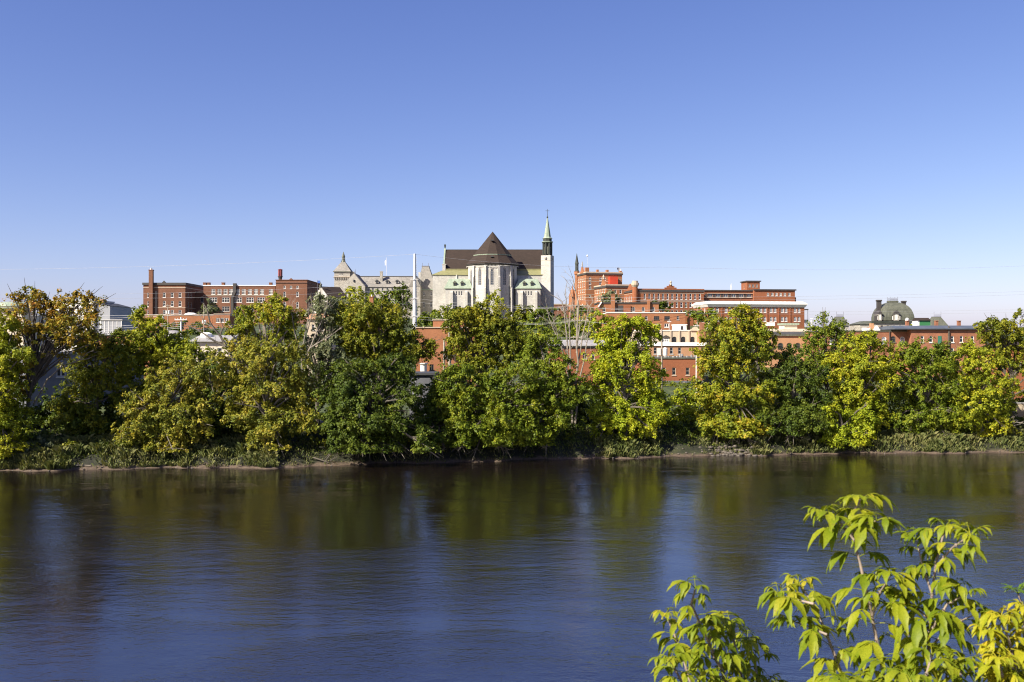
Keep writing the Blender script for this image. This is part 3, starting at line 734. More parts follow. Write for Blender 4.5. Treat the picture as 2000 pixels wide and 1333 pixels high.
# side chapels
for (c0, c1, d0, d1, wins, but) in ((870, 921, (888, 902.5), 0, (886.6, 891.8, 897, 901.8), (882.5, 911)), (1007, 1055.5, (1024, 1039), 0, (1022.4, 1027.5, 1032.6, 1037.7), (1019, 1047))):
    y0 = -6.0; x0, x1 = X(c0, y0), X(c1, y0); zc = Z(563, y0)
    b.walls('stone', x0, x1, y0, 3.9, -6, zc, front=b.fr(x0, wins, 569, 577.5, 3.0, 'arch', dy=y0) + b.fr(x0, ((wins[1]+wins[0])/2+1, (wins[2]+wins[3])/2-1), 597, 606, 6, 'arch', dy=y0), name='chapel_wall')
    MB().frustum((x0-.5, x1+.5, y0-.5, 4.3, zc+.003), (x0+1.6, x1-1.4, -2.4, 4.2, Z(545, -2.4))).build('chapel_roof', M['copper'], b.o)
    MB().box(x0-.55, x1+.55, y0-.55, 4.35, zc-.35, zc-.003).build('chapel_cornice', M['copper'], b.o)
    for q in d0:
        x = X(q, y0); zb = Z(558, y0)
        MB().box(x-.7, x+.7, y0+.25, -2.6, zb, zb+1.3).build('dormer', M['copper_dark'], b.o)
        MB().prism_y([(x-1.0, zb+1.3), (x+1.0, zb+1.3), (x, zb+2.5)], y0, -2.3).build('dormer_roof', M['copper_dark'], b.o)
        MB().box(x-.42, x+.42, y0+.18, y0+.25, zb+.15, zb+1.2).build('dormer_window', M['pane'], b.o)
    for q in but:
        x = X(q, y0)
        MB().loft([[(x-.6, y0-1.5, -6), (x+.6, y0-1.5, -6), (x+.6, y0-.002, -6), (x-.6, y0-.002, -6)], [(x-.6, y0-1.5, Z(572, y0)), (x+.6, y0-1.5, Z(572, y0)), (x+.6, y0-.002, Z(572, y0)), (x-.6, y0-.002, Z(572, y0))], [(x-.6, y0-.5, Z(568.5, y0)), (x+.6, y0-.5, Z(568.5, y0)), (x+.6, y0-.002, Z(568.5, y0)), (x-.6, y0-.002, Z(568.5, y0))]]).build('buttress', M['stone'], b.o)
MB().box(X(891, 3), X(892.4, 3), 3.5, 3.98, Z(545), Z(536)).box(X(1031, 3), X(1035, 3), 2.6, 3.98, Z(545), Z(540)).build('vent', M['offwhite'], b.o)
# bell tower
tx, ty = X(1069.5, 3), 5.5; hw = 2.55
a = R(-22)
def rot2(x, y): return (tx + x*math.cos(a) - y*math.sin(a), ty + x*math.sin(a) + y*math.cos(a))
zb1 = Z(498)
mb = MB()
for k, (p, q) in enumerate((((-hw,-hw),(hw,-hw)), ((hw,-hw),(hw,hw)), ((hw,hw),(-hw,hw)), ((-hw,hw),(-hw,-hw)))):
    P0, P1 = rot2(*p), rot2(*q)
    mb.wall(P0, math.atan2(P1[1]-P0[1], P1[0]-P0[0]), 2*hw, -6, zb1)
mb.poly([(*rot2(x, y), zb1) for x, y in ((-hw,-hw),(hw,-hw),(hw,hw),(-hw,hw))])
mb.build('tower_wall', M['stone'], b.o)
MB().lathe([(hw*1.36, Z(509)), (hw*1.46, Z(508.3)), (hw*1.36, Z(507.6))], 4, tx, ty, a+R(45)).build('tower_band', M['trim_cream'], b.o)
mb = MB()
for k in (0, -1):
    P0 = rot2(0, -hw-.05) if k == 0 else rot2(hw+.05, 0)
    mb.lathe([(.7, Z(505)), (.7, Z(502))], 8, P0[0], P0[1])
mb.build('carved_medallions', M['stone_grey'], b.o)
mb = MB().lathe([(1.9, zb1), (1.9, Z(472))], 8, tx, ty, R(22.5))
for k in range(8):
    aa = k*math.pi/4 + R(22.5)
    mb.lathe([(.42, zb1), (.42, Z(474)), (.55, Z(472))], 6, tx+2.25*math.cos(aa), ty+2.25*math.sin(aa))
mb.build('belfry', M['bronze_dark'], b.o)
mb = MB()
for k in range(8):
    aa = k*math.pi/4; c, s_ = math.cos(aa), math.sin(aa)
    mb.box(tx+1.85*c-.35, tx+1.85*c+.35, ty+1.85*s_-.35, ty+1.85*s_+.35, Z(495), Z(481))
mb.build('louvres', M['copper_dark'], b.o)
MB().lathe([(2.5, Z(473)), (3.05, Z(471.5)), (3.05, Z(470.6)), (2.5, Z(470))], 8, tx, ty, R(22.5)).build('belfry_cornice', M['copper'], b.o)
MB().lathe([(2.35, Z(470)), (2.35, Z(465.5)), (2.7, Z(464.5))], 8, tx, ty, R(22.5)).build('spire_drum', M['bronze_dark'], b.o)
MB().lathe([(2.55, Z(464.4)), (1.85, Z(461)), (1.2, Z(445)), (.32, Z(425)), (.2, Z(423))], 8, tx, ty, R(22.5)).build('spire', M['copper'], b.o)
MB().lathe([(.36, Z(424)), (.42, Z(422)), (.12, Z(419.5)), (.08, Z(406))], 8, tx, ty).box(tx-1.0, tx+1.0, ty-.07, ty+.07, Z(409.9), Z(409.2)).build('cross', M['bronze_dark'], b.o)

# --- Victorian brick building with turret, rotated so its west side shows
b = B('victorian_brick_monastery', 'tall red brick building with corner turret and crenellated roof right of the cathedral', 'building', 1144.5, 625, 470, rot=14)
X, Z = b.X, b.Z
x1 = X(1215); yd = b.Yl(1127); zt = Z(535)
fw = []
for q, rows in ((1152.3, (541, 550, 558.5, 574.5)), (1173, (541,)), (1181, (541,)), (1172.5, (550.5,)), (1172, (570,)), (1195, (575,))):
    for r_ in rows: fw += [(X(q), Z(r_+6.5), 1.15, 6.0*b.S, 'arch')]
lws = [(yd*k/6, Z(r_), .95, 1.9, 'arch') for k in (1.2, 2.4, 3.6, 4.8) for r_ in (549, 560, 571, 584)]
b.walls('brick_orange', 0, x1, 0, yd, -6, zt, front=fw, left=lws)
b.slab('cornice', 'trim_dark', 0, x1, 0, yd, Z(536.6), Z(533.5), .35)
b.slab('parapet', 'trim_cream', 0, x1, 0, yd, Z(533.5)+.003, Z(531), .3)
for q in (545.5, 550.5, 566, 576, 582): b.slab('string_course', 'trim_cream', 0, x1, 0, yd, Z(q), Z(q-.8), .08)
mb = MB()
for q, wd, tp in ((1147, 3.6, 523), (1167.5, 1.8, 527), (1186.5, 2.2, 527.5), (1212.5, 2, 529.5)):
    x = X(q); mb.box(x-wd*b.S, x+wd*b.S, -.2, 1.4, Z(531)+.003, Z(tp, 0, x))
mb.build('merlons', M['brick_orange'], b.o)
tyd = yd
MB().lathe([(1.0, -6), (1.0, Z(538, tyd)), (1.35, Z(536, tyd)), (1.35, Z(531, tyd))], 10, -.2, tyd-.3).build('turret', M['brick_orange'], b.o)
MB().lathe([(1.4, Z(531, tyd)), (1.0, Z(529, tyd)), (.85, Z(528, tyd)), (.85, Z(517, tyd)), (1.05, Z(516, tyd)), (.8, Z(512, tyd)), (.05, Z(495, tyd))], 8, -.2, tyd-.3).build('turret_spire', M['bronze_dark'], b.o)
MB().prism_x([(tyd*.2, Z(533)), (tyd*.62, Z(533)), (tyd*.5, Z(527)), (tyd*.41, Z(520)), (tyd*.32, Z(527))], -.4, .5).build('gable', M['brick_orange'], b.o)
MB().lathe([(.42, Z(521, tyd*.4)), (.3, Z(516, tyd*.4)), (.22, Z(513, tyd*.4)), (.1, Z(511, tyd*.4))], 8, 0, tyd*.41).build('statue', M['stone_grey'], b.o)
xe0, xe1 = X(1190, -1.5), X(1205.5, -1.5)
MB().box(xe0, xe1, -2.6, -.005, Z(562), Z(540.5)).build('lift_shaft', M['red_metal'], b.o)
MB().prism_x([(tyd+1, -6), (tyd+7, -6), (tyd+7, Z(578,tyd)), (tyd+4, Z(566,tyd)), (tyd+1, Z(578,tyd))], -2, 2).build('rear_porch', M['brick_orange'], b.o)
MB().lathe([(1.1, Z(580,tyd)), (.9, Z(572,tyd)), (.5, Z(566, tyd)), (.05, Z(558, tyd))], 8, -2, tyd+1).build('porch_pinnacle', M['brick_orange'], b.o)
f = B('white_flag_mast', 'thin rooftop mast with a small round white flag above the turreted red brick building', 'flagpole', 1147, 528, 474)
MB().tube([(0,0,-.5), (0,0,f.Z(499))], .045).build('pole', M['galv'], f.o)
MB().lathe([(.05, f.Z(502)), (.45, f.Z(501)), (.5, f.Z(500)), (.3, f.Z(498.6)), (.05, f.Z(498))], 8).build('flag', M['white'], f.o)
d = B('satellite_dish', 'grey satellite dish on the crenellated brick roof', 'dish', 1207.5, 533, 478)
mb = MB().lathe([(.1, .4), (.8, .55), (1.25, .95), (1.2, .99), (.75, .62), (.1, .46)], 14)
o = mb.build('bowl', M['grey_panel'], d.o, (0,0,.9)); o.rotation_euler = (R(50), 0, R(30))
MB().tube([(0,0,0), (0,.2,1.2)], .09).build('bracket', M['iron'], d.o)

b = B('victorian_brick_wing', 'stepped red brick wing with cream bands in front of the turreted building', 'building', 1184, 640, 452, rot=14)
X, Z = b.X, b.Z
x1 = X(1240); yd = b.Yl(1161)
zt = Z(558.5)
lws = [(yd*k/7, Z(r_), 1.0, 2.0, 'arch') for k in (1, 2, 3, 4, 5, 6) for r_ in (571, 586, 601)]
b.walls('brick_orange', 0, x1, 0, yd, -6, zt, front=[(X(q), Z(r_), 1.0, 1.9, 'arch') for q in (1192, 1202, 1212, 1222) for r_ in (573, 590)], left=lws)
b.slab('cornice', 'trim_dark', 0, x1, 0, yd, Z(562), Z(558), .3)
b.slab('parapet', 'trim_cream', 0, x1, 0, yd, Z(558)+.003, Z(555.5), .25)
for q in (566, 577, 590): b.slab('string_course', 'trim_cream', 0, x1, 0, yd, Z(q), Z(q-.9), .08)
MB().prism_x([(yd*.02, Z(557)), (yd*.42, Z(557)), (yd*.30, Z(551)), (yd*.22, Z(544)), (yd*.14, Z(551))], -.35, .4).build('gable', M['brick_orange'], b.o)
MB().lathe([(.5, Z(545)), (.4, Z(541.5)), (.55, Z(540.5)), (.1, Z(536))], 8, 0, yd*.22).build('gable_finial', M['trim_cream'], b.o)

b = B('long_brick_convent', 'long red brick convent wing with cream string courses and a round corner turret', 'building', 1240, 645, 436, rot=8)
X, Z = b.X, b.Z
x1 = X(1374.5); yd = min(26, abs(b.Yl(1214))); zt = Z(567)
fw = [(X(1259.3+k*8.95), Z(584.5), 4.0*b.S, 11*b.S, 'arch') for k in range(13)]
fw += [(X(1259.3+k*8.95), Z(600.5), 4.4*b.S, 10*b.S, 'sash') for k in range(13)]
fw += [(X(1259.3+k*8.95), Z(615), 4.4*b.S, 9*b.S, 'sash') for k in range(13)]
lws = [(yd*k/8, Z(r_), 1.0, 2.3, 'arch') for k in range(1, 8) for r_ in (587, 603)]
b.walls('brick_red', 0, x1, 0, yd, -6, zt, front=fw, left=lws)
b.slab('cornice', 'trim_dark', 0, x1, 0, yd, Z(570), Z(567)+.2, .3)
b.slab('parapet', 'brick_red', 0, x1, 0, yd, Z(567)+.203, Z(564), .2)
for q in (573, 586.6, 589): b.slab('string_course', 'trim_cream', 0, x1, 0, yd, Z(q), Z(q-.8), .08)
MB().lathe([(1.25, -6), (1.25, Z(563)), (1.15, Z(563)), (1.15, Z(561))], 12, .1, .1).build('turret', M['brick_red'], b.o)
MB().lathe([(1.2, Z(561)), (1.75, Z(557)), (1.75, Z(553)), (1.3, Z(553)), (1.3, Z(549))], 12, .1, .1).build('turret_crown', M['trim_cream'], b.o)
MB().prism_x([(yd*.12, Z(566)), (yd*.55, Z(566)), (yd*.45, Z(560)), (yd*.33, Z(553)), (yd*.22, Z(560))], -.35, .4).build('gable', M['brick_red'], b.o)
xg = X(1309.5); s_ = b.S
mb = MB().box(xg-12*s_, xg+12*s_, -.3, .4, Z(564), Z(561.5)).box(xg-7.5*s_, xg+7.5*s_, -.3, .4, Z(561.5), Z(558.5)).box(xg-3*s_, xg+3*s_, -.3, .4, Z(558.5), Z(555.5))
mb.build('stepped_gable', M['brick_red'], b.o)
MB().lathe([(.4, Z(557)), (.35, Z(552.5)), (.55, Z(551.5)), (.3, Z(548.5))], 8, xg, -.4).build('gable_urn', M['trim_cream'], b.o)

# --- modern brick wing, its tower, right block
b = B('modern_brick_wing', 'modern dark red brick wing with a strip of windows and square roof tower', 'building', 1374.5, 640, 448, rot=6)
X, Z = b.X, b.Z
x1 = X(1470); zt = Z(569)
fw = [(X(1387+k*15.2), Z(580.5), 9*b.S, 6.4*b.S, 'double', 'win_frame_dull', 'pane_blue') for k in range(6)]
b.walls('brick_red', 0, x1, 0, 18, -6, zt, front=fw)
b.slab('fascia', 'trim_dark', 0, x1, 0, 18, zt+.003, Z(566.5), .4)
MB().box(X(1381), X(1471), -.35, -.003, Z(574)+.0, Z(573.2)).box(X(1381), X(1471), -.3, -.003, Z(582), Z(581.2)).build('window_band', M['trim_cream'], b.o)
mb = MB()
for k in range(7): mb.box(X(1379.4+k*15.2)-.6, X(1379.4+k*15.2)+.6, -.03, -.002, Z(580.9), Z(574.2))
mb.build('dark_panels', M['trim_dark'], b.o)
xt0, xt1 = X(1459, 5), X(1484, 5)
b.walls('brick_red', xt0, xt1, 5, 13, zt+.01, Z(550, 5), front=[(X(q, 5)-xt0, Z(560.5, 5), .95, 1.2, 'double', 'win_frame_dull') for q in (1464, 1471, 1478)], left=[(4, Z(563, 5), .8, 2.0, 'sash', 'win_frame_dull')], name='tower_wall')
b.slab('tower_roof', 'trim_dark', xt0, xt1, 5, 13, Z(550, 5)+.003, Z(548, 5), .5)
xb1 = X(1550)
rw = [(X(q)-x1-.005, Z(r_), 4.6*b.S, 6*b.S, 'double') for q in (1497.5, 1506, 1514, 1522.3, 1530.4, 1539) for r_ in (578, 594.5)]
b.walls('brick_red', x1+.005, xb1, -1.5, 15, -6, Z(567.5), front=rw, name='end_wall')
b.slab('end_roof', 'trim_dark', x1+.5, xb1, -1.5, 15, Z(567.5)+.003, Z(565), .5)
MB().box(xb1+.02, X(1553), -1, 3, -6, Z(580.5)).build('stair_annex', M['brick_red'], b.o)
mb = MB()
for q, tp in ((1426.5, 555), (1428.5, 553)): mb.tube([(X(q, 4), 4, Z(566)), (X(q, 4), 4, Z(tp))], .08)
mb.build('antennas', M['galv'], b.o)

# --- red brick building with white cornice
b = B('white_corniced_building', 'red brick building under a broad white cornice on the right of the hill', 'building', 1383.7, 640, 405, rot=9)
X, Z = b.X, b.Z
x1 = X(1571); yd = abs(b.Yl(1356)); zt = Z(600)
fw = []
for q in (1393, 1401, 1418, 1426, 1442, 1450, 1470, 1478, 1486, 1494, 1506, 1513.5, 1528, 1535, 1553, 1560.4):
    for t, bt in ((601.5, 610.5), (618.5, 628)):
        zc = Z(bt)*1.0; fw.append((X(q), zc, 1.15, 1.95, 'arch', 'white', 'pane_pale'))
lws = [(yd*k/4, Z(r_), 1.1, 2.0, 'arch', 'white', 'pane_pale') for k in (1, 2, 3) for r_ in (611, 629)]
b.walls('brick_red', 0, x1, 0, yd, -6, zt, front=fw, left=lws)
MB().frustum((-.2, x1+.2, -.2, yd+.2, zt+.003), (-.9, x1+.9, -.9, yd+.9, Z(594.5))).box(-1.0, x1+1.0, -1.0, yd+1.0, Z(594.5)+.003, Z(592.5)).frustum((-.8, x1+.8, -.8, yd+.8, Z(592.5)+.003), (.4, x1-.4, .4, yd-.4, Z(588.5))).build('cornice', M['white'], b.o)
for q in (1410, 1434, 1462, 1498, 1521, 1543): MB().box(X(q)-.22, X(q)+.22, -.2, -.003, -5, zt-.1).build('pilaster', M['brick_red'], b.o)
MB().box(x1+.01, x1+1.8, 0, 2.6, Z(605), Z(603)).box(x1+.01, x1+1.7, .1, 2.5, Z(630), Z(629)).box(x1+1.5, x1+1.65, .1, .25, Z(640), Z(605)).build('porch', M['trim_dark'], b.o)
MB().box(x1+.02, x1+1.75, .05, .12, Z(629), Z(624)).build('porch_railing', M['blue_roof'], b.o)

# --- lower town, centre right
b = B('brick_row_house', 'flat roofed orange brick house with two chimneys below the Victorian building', 'house', 1168, 622, 340)
X, Z = b.X, b.Z
x1 = X(1286.5); zt = Z(593.5)
fw = b.fr(0, (1180, 1201.6, 1237.5, 1256.5, 1276), 600, 609, 5.5, 'arch', 'win_frame_dull')
b.walls('brick_orange', 0, x1, 0, 14, -6, zt, front=fw)
b.slab('cornice', 'trim_dark', 0, x1, 0, 14, zt+.003, Z(590.8), .25)
MB().box(X(1193), X(1200.6), -.9, -.003, -6, Z(577)).box(X(1192.5), X(1201), -1, .2, Z(577), Z(575.8)).build('chimney', M['brick_orange'], b.o)
MB().box(X(1263.6), X(1269), -.8, -.003, -6, Z(584.5)).build('chimney', M['brick_orange'], b.o)
MB().box(X(1206), X(1217.5), -.05, -.003, Z(610), Z(597)).build('loading_bay', M['trim_dark'], b.o)
MB().box(X(1217.7), X(1231.5), -.4, -.003, Z(611), Z(597)).build('bay_panel', M['brick_red'], b.o)
MB().prism_y([(X(1167), Z(600)), (X(1173.5), Z(590)), (X(1175), Z(590)), (X(1175), Z(592)), (X(1169.5), Z(600))], -.6, -.26).build('end_coping', M['white'], b.o)
b = B('flat_brick_building', 'plain orange-red brick building with small dark windows and thin white roof edge', 'building', 1186, 660, 285)
X, Z = b.X, b.Z
x1 = X(1338.5); zt = Z(612)
fw = b.fr(0, (1195, 1245, 1262.4), 618, 625, 4.6, 'sash', 'win_frame_dull') + b.fr(0, (1282.4, 1302.8), 618, 625, 10.5, 'triple', 'trim_dark') + b.fr(0, (1324,), 618, 625, 4.6, 'sash', 'win_frame_dull') + b.fr(0, (1284.5,), 632.5, 639.5, 4.6) + b.fr(0, (1302,), 632.5, 639.5, 8.5, 'double')
b.walls('brick_orange', 0, x1, 0, 15, -5, zt, front=fw)
b.slab('coping', 'white', 0, x1, 0, 15, zt+.003, Z(610.4), .12)
MB().box(X(1346), X(1350), 2, 3, -5, Z(620.5)).build('chimney', M['brick_orange'], b.o)
b = B('cream_arcaded_building', 'cream building with arched windows, pilasters and a carved parapet gable', 'building', 1240, 690, 232)
X, Z = b.X, b.Z
x1 = X(1367); zt = Z(646.5)
fw = b.fr(0, (1251, 1268, 1317, 1334.4, 1352.6), 658, 668.8, 8.2, 'arch', 'trim_dark') + b.fr(0, (1300.6,), 660, 668.8, 12, 'triple', 'white', 'pane_pale')
b.walls('cream_stone', 0, x1, 0, 12, -5, zt, front=fw)
b.slab('coping', 'white', 0, x1, 0, 12, zt+.003, Z(645), .14)
for q in (1262, 1291, 1310, 1327, 1345.4, 1364.5): MB().box(X(q)-.14, X(q)+.14, -.22, -.003, 0, Z(645.8)).build('pilaster', M['trim_cream'], b.o)
xg = X(1357); sg = b.S
MB().prism_y([(xg-9*sg, zt), (xg+9*sg, zt), (xg+9*sg, Z(643)), (xg+6*sg, Z(642.5)), (xg+5*sg, Z(640.5)), (xg, Z(638.6)), (xg-5*sg, Z(640.5)), (xg-6*sg, Z(642.5)), (xg-9*sg, Z(643))], -.3, -.15).build('parapet_gable', M['cream_stone'], b.o)
MB().prism_y([(X(1293), Z(658.5)), (X(1308), Z(658.5)), (X(1300.5), Z(655))], -.35, -.003).build('window_hood', M['trim_dark'], b.o)
b = B('white_roof_hut', 'small white hut with dark window on the roof behind the cream parapet', 'hut', 1318, 645, 240)
X, Z = b.X, b.Z
b.walls('white', 0, X(1340.5), 0, 4, -1, Z(635.5), front=b.fr(0, (1332,), 637.5, 643.8, 4.6, 'double', 'trim_dark'))
b.slab('roof', 'white', 0, X(1340.5), 0, 4, Z(635.5)+.003, Z(634.2), .2)
b = B('brown_brick_house', 'narrow brown brick house with a thick chimney stack beside the cream parapet', 'house', 1367.5, 690, 228)
X, Z = b.X, b.Z
b.walls('brick_pale', 0, X(1400), 0.5, 10, -5, Z(646.5), front=[(X(1382), Z(668), 1.0, 1.2, 'arch', 'trim_dark')])
MB().box(-.1, X(1377), -.6, .48, -5, Z(630)).build('chimney', M['brick_old'], b.o)
b.slab('coping', 'trim_cream', 0, X(1400), .5, 10, Z(646.5)+.003, Z(645.5), .1)
b = B('white_roof_box', 'white box dormer with sloping top beside the brown chimney stack', 'hut', 1377.5, 646, 231)
X, Z = b.X, b.Z
b.walls('white', 0, X(1391.5), 0, 4, -1, Z(632.6), front=b.fr(0, (1384,), 634, 640.8, 5, 'double', 'trim_dark'))
MB().prism_y([(-.1, Z(632.6)+.003), (X(1391.5)+.1, Z(632.6)+.003), (X(1391.5)+.1, Z(631.6)), (-.1, Z(629.2))], -.1, 4.1).build('roof', M['white'], b.o)
b = B('peach_brick_building', 'salmon brick building with broad white fascia above narrow windows', 'building', 1238, 712, 200)
X, Z = b.X, b.Z
x1 = X(1377); zt = Z(676)
b.walls('brick_pale', 0, x1, 0, 10, -4, zt, front=b.fr(0, (1264.6, 1280, 1311.5, 1327.5, 1358.6, 1372), 679.4, 691.8, 6.0, 'sash', 'win_frame_dull'))
b.slab('fascia', 'white', 0, x1, 0, 10, zt+.003, Z(669.3), .25)
MB().prism_y([(X(1238), Z(690)), (X(1258), Z(690)), (X(1238), Z(676))], -1.8, -.01).build('lean_to', M['brown_roof'], b.o)
b = B('red_brick_workshop', 'plain red brick workshop with four tall dark windows behind the riverside hedge', 'workshop', 1255, 746, 178)
X, Z = b.X, b.Z
x1 = X(1372); zt = Z(701)
b.walls('brick_red', 0, x1, 0, 14, -3, zt, front=b.fr(0, (1265.5, 1297, 1316.4, 1343), 718.4, 733, 7.2, 'sash', 'trim_cream'))
b.slab('coping', 'copper_dark', 0, x1, 0, 14, zt+.003, Z(698.6), .15)
mb = MB()
rr = random.Random(5)
for k in range(14):
    x = X(1290+k*5.4+rr.uniform(-1, 1)); hgt = rr.uniform(.15, .6)
    mb.lathe([(.12+.1*rr.random(), Z(698.6)), (.2, Z(698.6)+hgt)], 7, x, 1+rr.random()*2)
mb.build('roof_clutter', M['grey_roof'], b.o)
b.slab('plinth', 'grey_conc', 0, x1, 0, 14, -3, Z(744), .1)

b = B('tan_arched_building', 'tan brick building with arched windows and cream roof parapet right of centre', 'building', 1505, 735, 205)
X, Z = b.X, b.Z
x1 = X(1606); zt = Z(657)
b.walls('brick_pale', 0, x1, 0, 14, -4, zt, front=b.fr(0, (1524.4, 1541.4, 1558, 1578, 1595), 670, 681, 10.5, 'arch', 'copper_dark'))
b.slab('cornice', 'copper_dark', 0, x1, 0, 14, zt+.003, Z(653.6), .3)
MB().frustum((-.1, x1+.1, -.1, 14, Z(653.6)+.003), (.6, x1-.6, .9, 13, Z(648))).build('roof_slope', M['dark_roof'], b.o)
MB().box(.4, x1-.4, 1.0, 13, Z(648)+.003, Z(642.5)).build('parapet', M['cream'], b.o)
MB().box(X(1531, 4), X(1557, 4), 4, 8, Z(642.5)+.003, Z(634.5)).build('roof_plant', M['cream'], b.o)
MB().box(X(1529, 4), X(1560, 4), 3.6, 8.4, Z(634.5)+.003, Z(631)).build('plant_roof', M['copper'], b.o)
MB().box(X(1499.5, 3), X(1513.5, 3), 3, 5, Z(636.5), Z(629.5)).build('roof_unit', M['offwhite'], b.o)
MB().tube([(X(1585.5, 3), 3, Z(648)), (X(1585.5, 3), 3, Z(625))], .22, 8).box(X(1583.5, 3), X(1588, 3), 2.7, 3.3, Z(623), Z(621.6)).build('flue', M['galv'], b.o)

b = B('low_red_brick_row', 'red brick row with a thin green roof edge and tall white arched windows', 'building', 1612, 730, 192)
X, Z = b.X, b.Z
x1 = X(1779); zt = Z(648)
b.walls('brick_old', 0, x1, 0, 13, -3, zt, front=b.fr(0, (1625, 1643, 1662, 1690, 1709, 1726.5, 1762.5), 658, 672.5, 9.2, 'arch', 'white', 'pane_pale') + b.fr(0, (1744.5,), 657, 669, 9.2, 'arch', 'copper_dark'))
b.slab('roof_edge', 'copper_dark', 0, x1, 0, 13, zt+.003, Z(646), .15)
MB().tube([(X(1737), -.15, -1), (X(1737), -.15, Z(647))], .09).build('downpipe', M['trim_dark'], b.o)
mb = MB().box(X(1690, 4), X(1700, 4), 4, 6, Z(646)+.003, Z(640)).box(X(1708, 4), X(1719, 4), 4, 5, Z(646)+.003, Z(643)).prism_y([(X(1709, 4), Z(643)), (X(1718, 4), Z(643)), (X(1713.5, 4), Z(636))], 4, 5)
mb.build('roof_dormers', M['white'], b.o)
MB().box(X(1701, 5), X(1706.5, 5), 5, 6, Z(646)+.003, Z(631)).build('chimney', M['brick_pale'], b.o)
MB().box(X(1714, 6), X(1744, 6), 6, 12, Z(646)+.003, Z(637.6)).build('rear_wall', M['brick_old'], b.o)
b = B('slate_edged_brick_row', 'red brick terrace with dark blue-grey roof edge and a teal door', 'building', 1779.5, 735, 190)
X, Z = b.X, b.Z
x1 = X(1925); zt = Z(643.8)
fw = b.fr(0, (1801.5, 1818.3, 1859.8, 1877.6, 1899), 656.5, 669, 6.2, 'arch', 'win_frame') + b.fr(0, (1818, 1859.8, 1877.6, 1899), 680, 693, 6.2, 'arch')
b.walls('brick_old', 0, x1, 0, 12, -3, zt, front=fw)
MB().prism_x([(-.55, zt+.003), (12.4, zt+.003), (12.4, Z(640)), (1.6, Z(636)), (-.55, Z(641.5))], X(1745), x1).build('roof', M['blue_roof'], b.o)
MB().box(X(1831.5), X(1838.5), -.06, -.003, Z(673), Z(656.8)).build('door', M['green_door'], b.o)
MB().box(X(1851), X(1853), -.3, -.003, -2, Z(637)).build('downpipe', M['wood_dark'], b.o)
for q in (1773, 1830, 1874):
    MB().box(X(q-2.5, 3), X(q+2.5, 3), 3, 3.7, Z(640), Z(627)).box(X(q-3, 3), X(q+3, 3), 2.9, 3.8, Z(627), Z(626)).build('chimney', M['brick_old'], b.o)
MB().lathe([(.33, Z(627)), (.4, Z(623.5)), (.15, Z(620.5))], 8, X(1773, 3), 3.35).build('chimney_pot', M['galv'], b.o)
b = B('green_roof_hut', 'green boarded hut with brown roof standing on the dark-edged terrace', 'hut', 1795.5, 638, 196)
X, Z = b.X, b.Z
b.walls('green_paint', 0, X(1817), 0, 2.4, -.6, Z(626.5))
MB().box(X(1791.6), -.004, -.0, 2.4, -.6, Z(626.5)).build('corner_boards', M['white'], b.o)
MB().prism_x([(-.25, Z(626.5)+.003), (2.7, Z(626.5)+.003), (1.2, Z(621))], X(1790.6), X(1818)).build('roof', M['brown_roof'], b.o)

# --- city hall dome
b = B('domed_city_hall', 'city hall with a bulbous green copper dome between dark chimneys', 'city hall', 1748, 660, 420)
X, Z = b.X, b.Z
s_ = b.S
x0, x1 = X(1709), X(1779); W2 = (x1-x0)/2; xm = X(1743, W2); zc = Z(631)
b.walls('stone_grey', x0, x1, 0, 2*W2, -6, zc, front=b.fr(x0, (1722, 1734, 1746, 1758, 1770), 636, 646, 4.5, 'sash', 'trim_dark'))
b.slab('cornice', 'bronze_dark', x0, x1, 0, 2*W2, zc+.003, Z(627.5), .7)
prof = []
for r_, q in ((32, 627), (32, 620), (30.5, 613), (27.5, 605), (23, 599), (16, 594), (10, 591.5)): prof.append((r_*s_*1.30, Z(q, W2)))
rings = []
for r_, z in prof:
    ring = []
    h_ = r_/1.30
    for (cx_, cy_) in ((-1,-1),(-.78,-1),(.78,-1),(1,-1),(1,-.78),(1,.78),(1,1),(.78,1),(-.78,1),(-1,1),(-1,.78),(-1,-.78)):
        k = 1 if abs(cx_) != abs(cy_) else .97
        ring.append((xm + h_*cx_*k, W2 + h_*cy_*k, z))
    rings.append(ring)
MB().loft(rings).build('dome', M['copper_dark'], b.o)
zt2 = Z(591.5, W2)
MB().box(xm-8*s_, xm+8*s_, W2-8*s_, W2+8*s_, zt2, Z(588, W2)).box(xm-9*s_, xm+9*s_, W2-9*s_, W2+9*s_, Z(590.5, W2), Z(589.3, W2)).build('dome_cap', M['copper_dark'], b.o)
mb = MB()
for k in range(9):
    for yy in (W2-7.6*s_, W2+7.6*s_):
        x = xm + (k-4)*1.9*s_; mb.box(x-.07, x+.07, yy-.07, yy+.07, Z(588, W2), Z(580.5 if k in (0, 8) else 582.5, W2))
for q in (586, 583): mb.box(xm-7.8*s_, xm+7.8*s_, W2-7.7*s_, W2-7.5*s_, Z(q, W2), Z(q, W2)+.12)
mb.build('railing', M['iron'], b.o)
for c0, c1, tp in ((1714, 1721.5, 586), (1763, 1769.5, 588)):
    yy = 5
    MB().box(X(c0, yy), X(c1, yy), yy, yy+1.6, Z(629), Z(tp+3, yy)).box(X(c0, yy)-.2, X(c1, yy)+.2, yy-.2, yy+1.8, Z(tp+3, yy), Z(tp, yy)).box(X(c0, yy)-.25, X(c1, yy)+.25, yy-.25, yy+1.85, Z(609, yy), Z(607.5, yy)).build('chimney', M['trim_dark'], b.o)
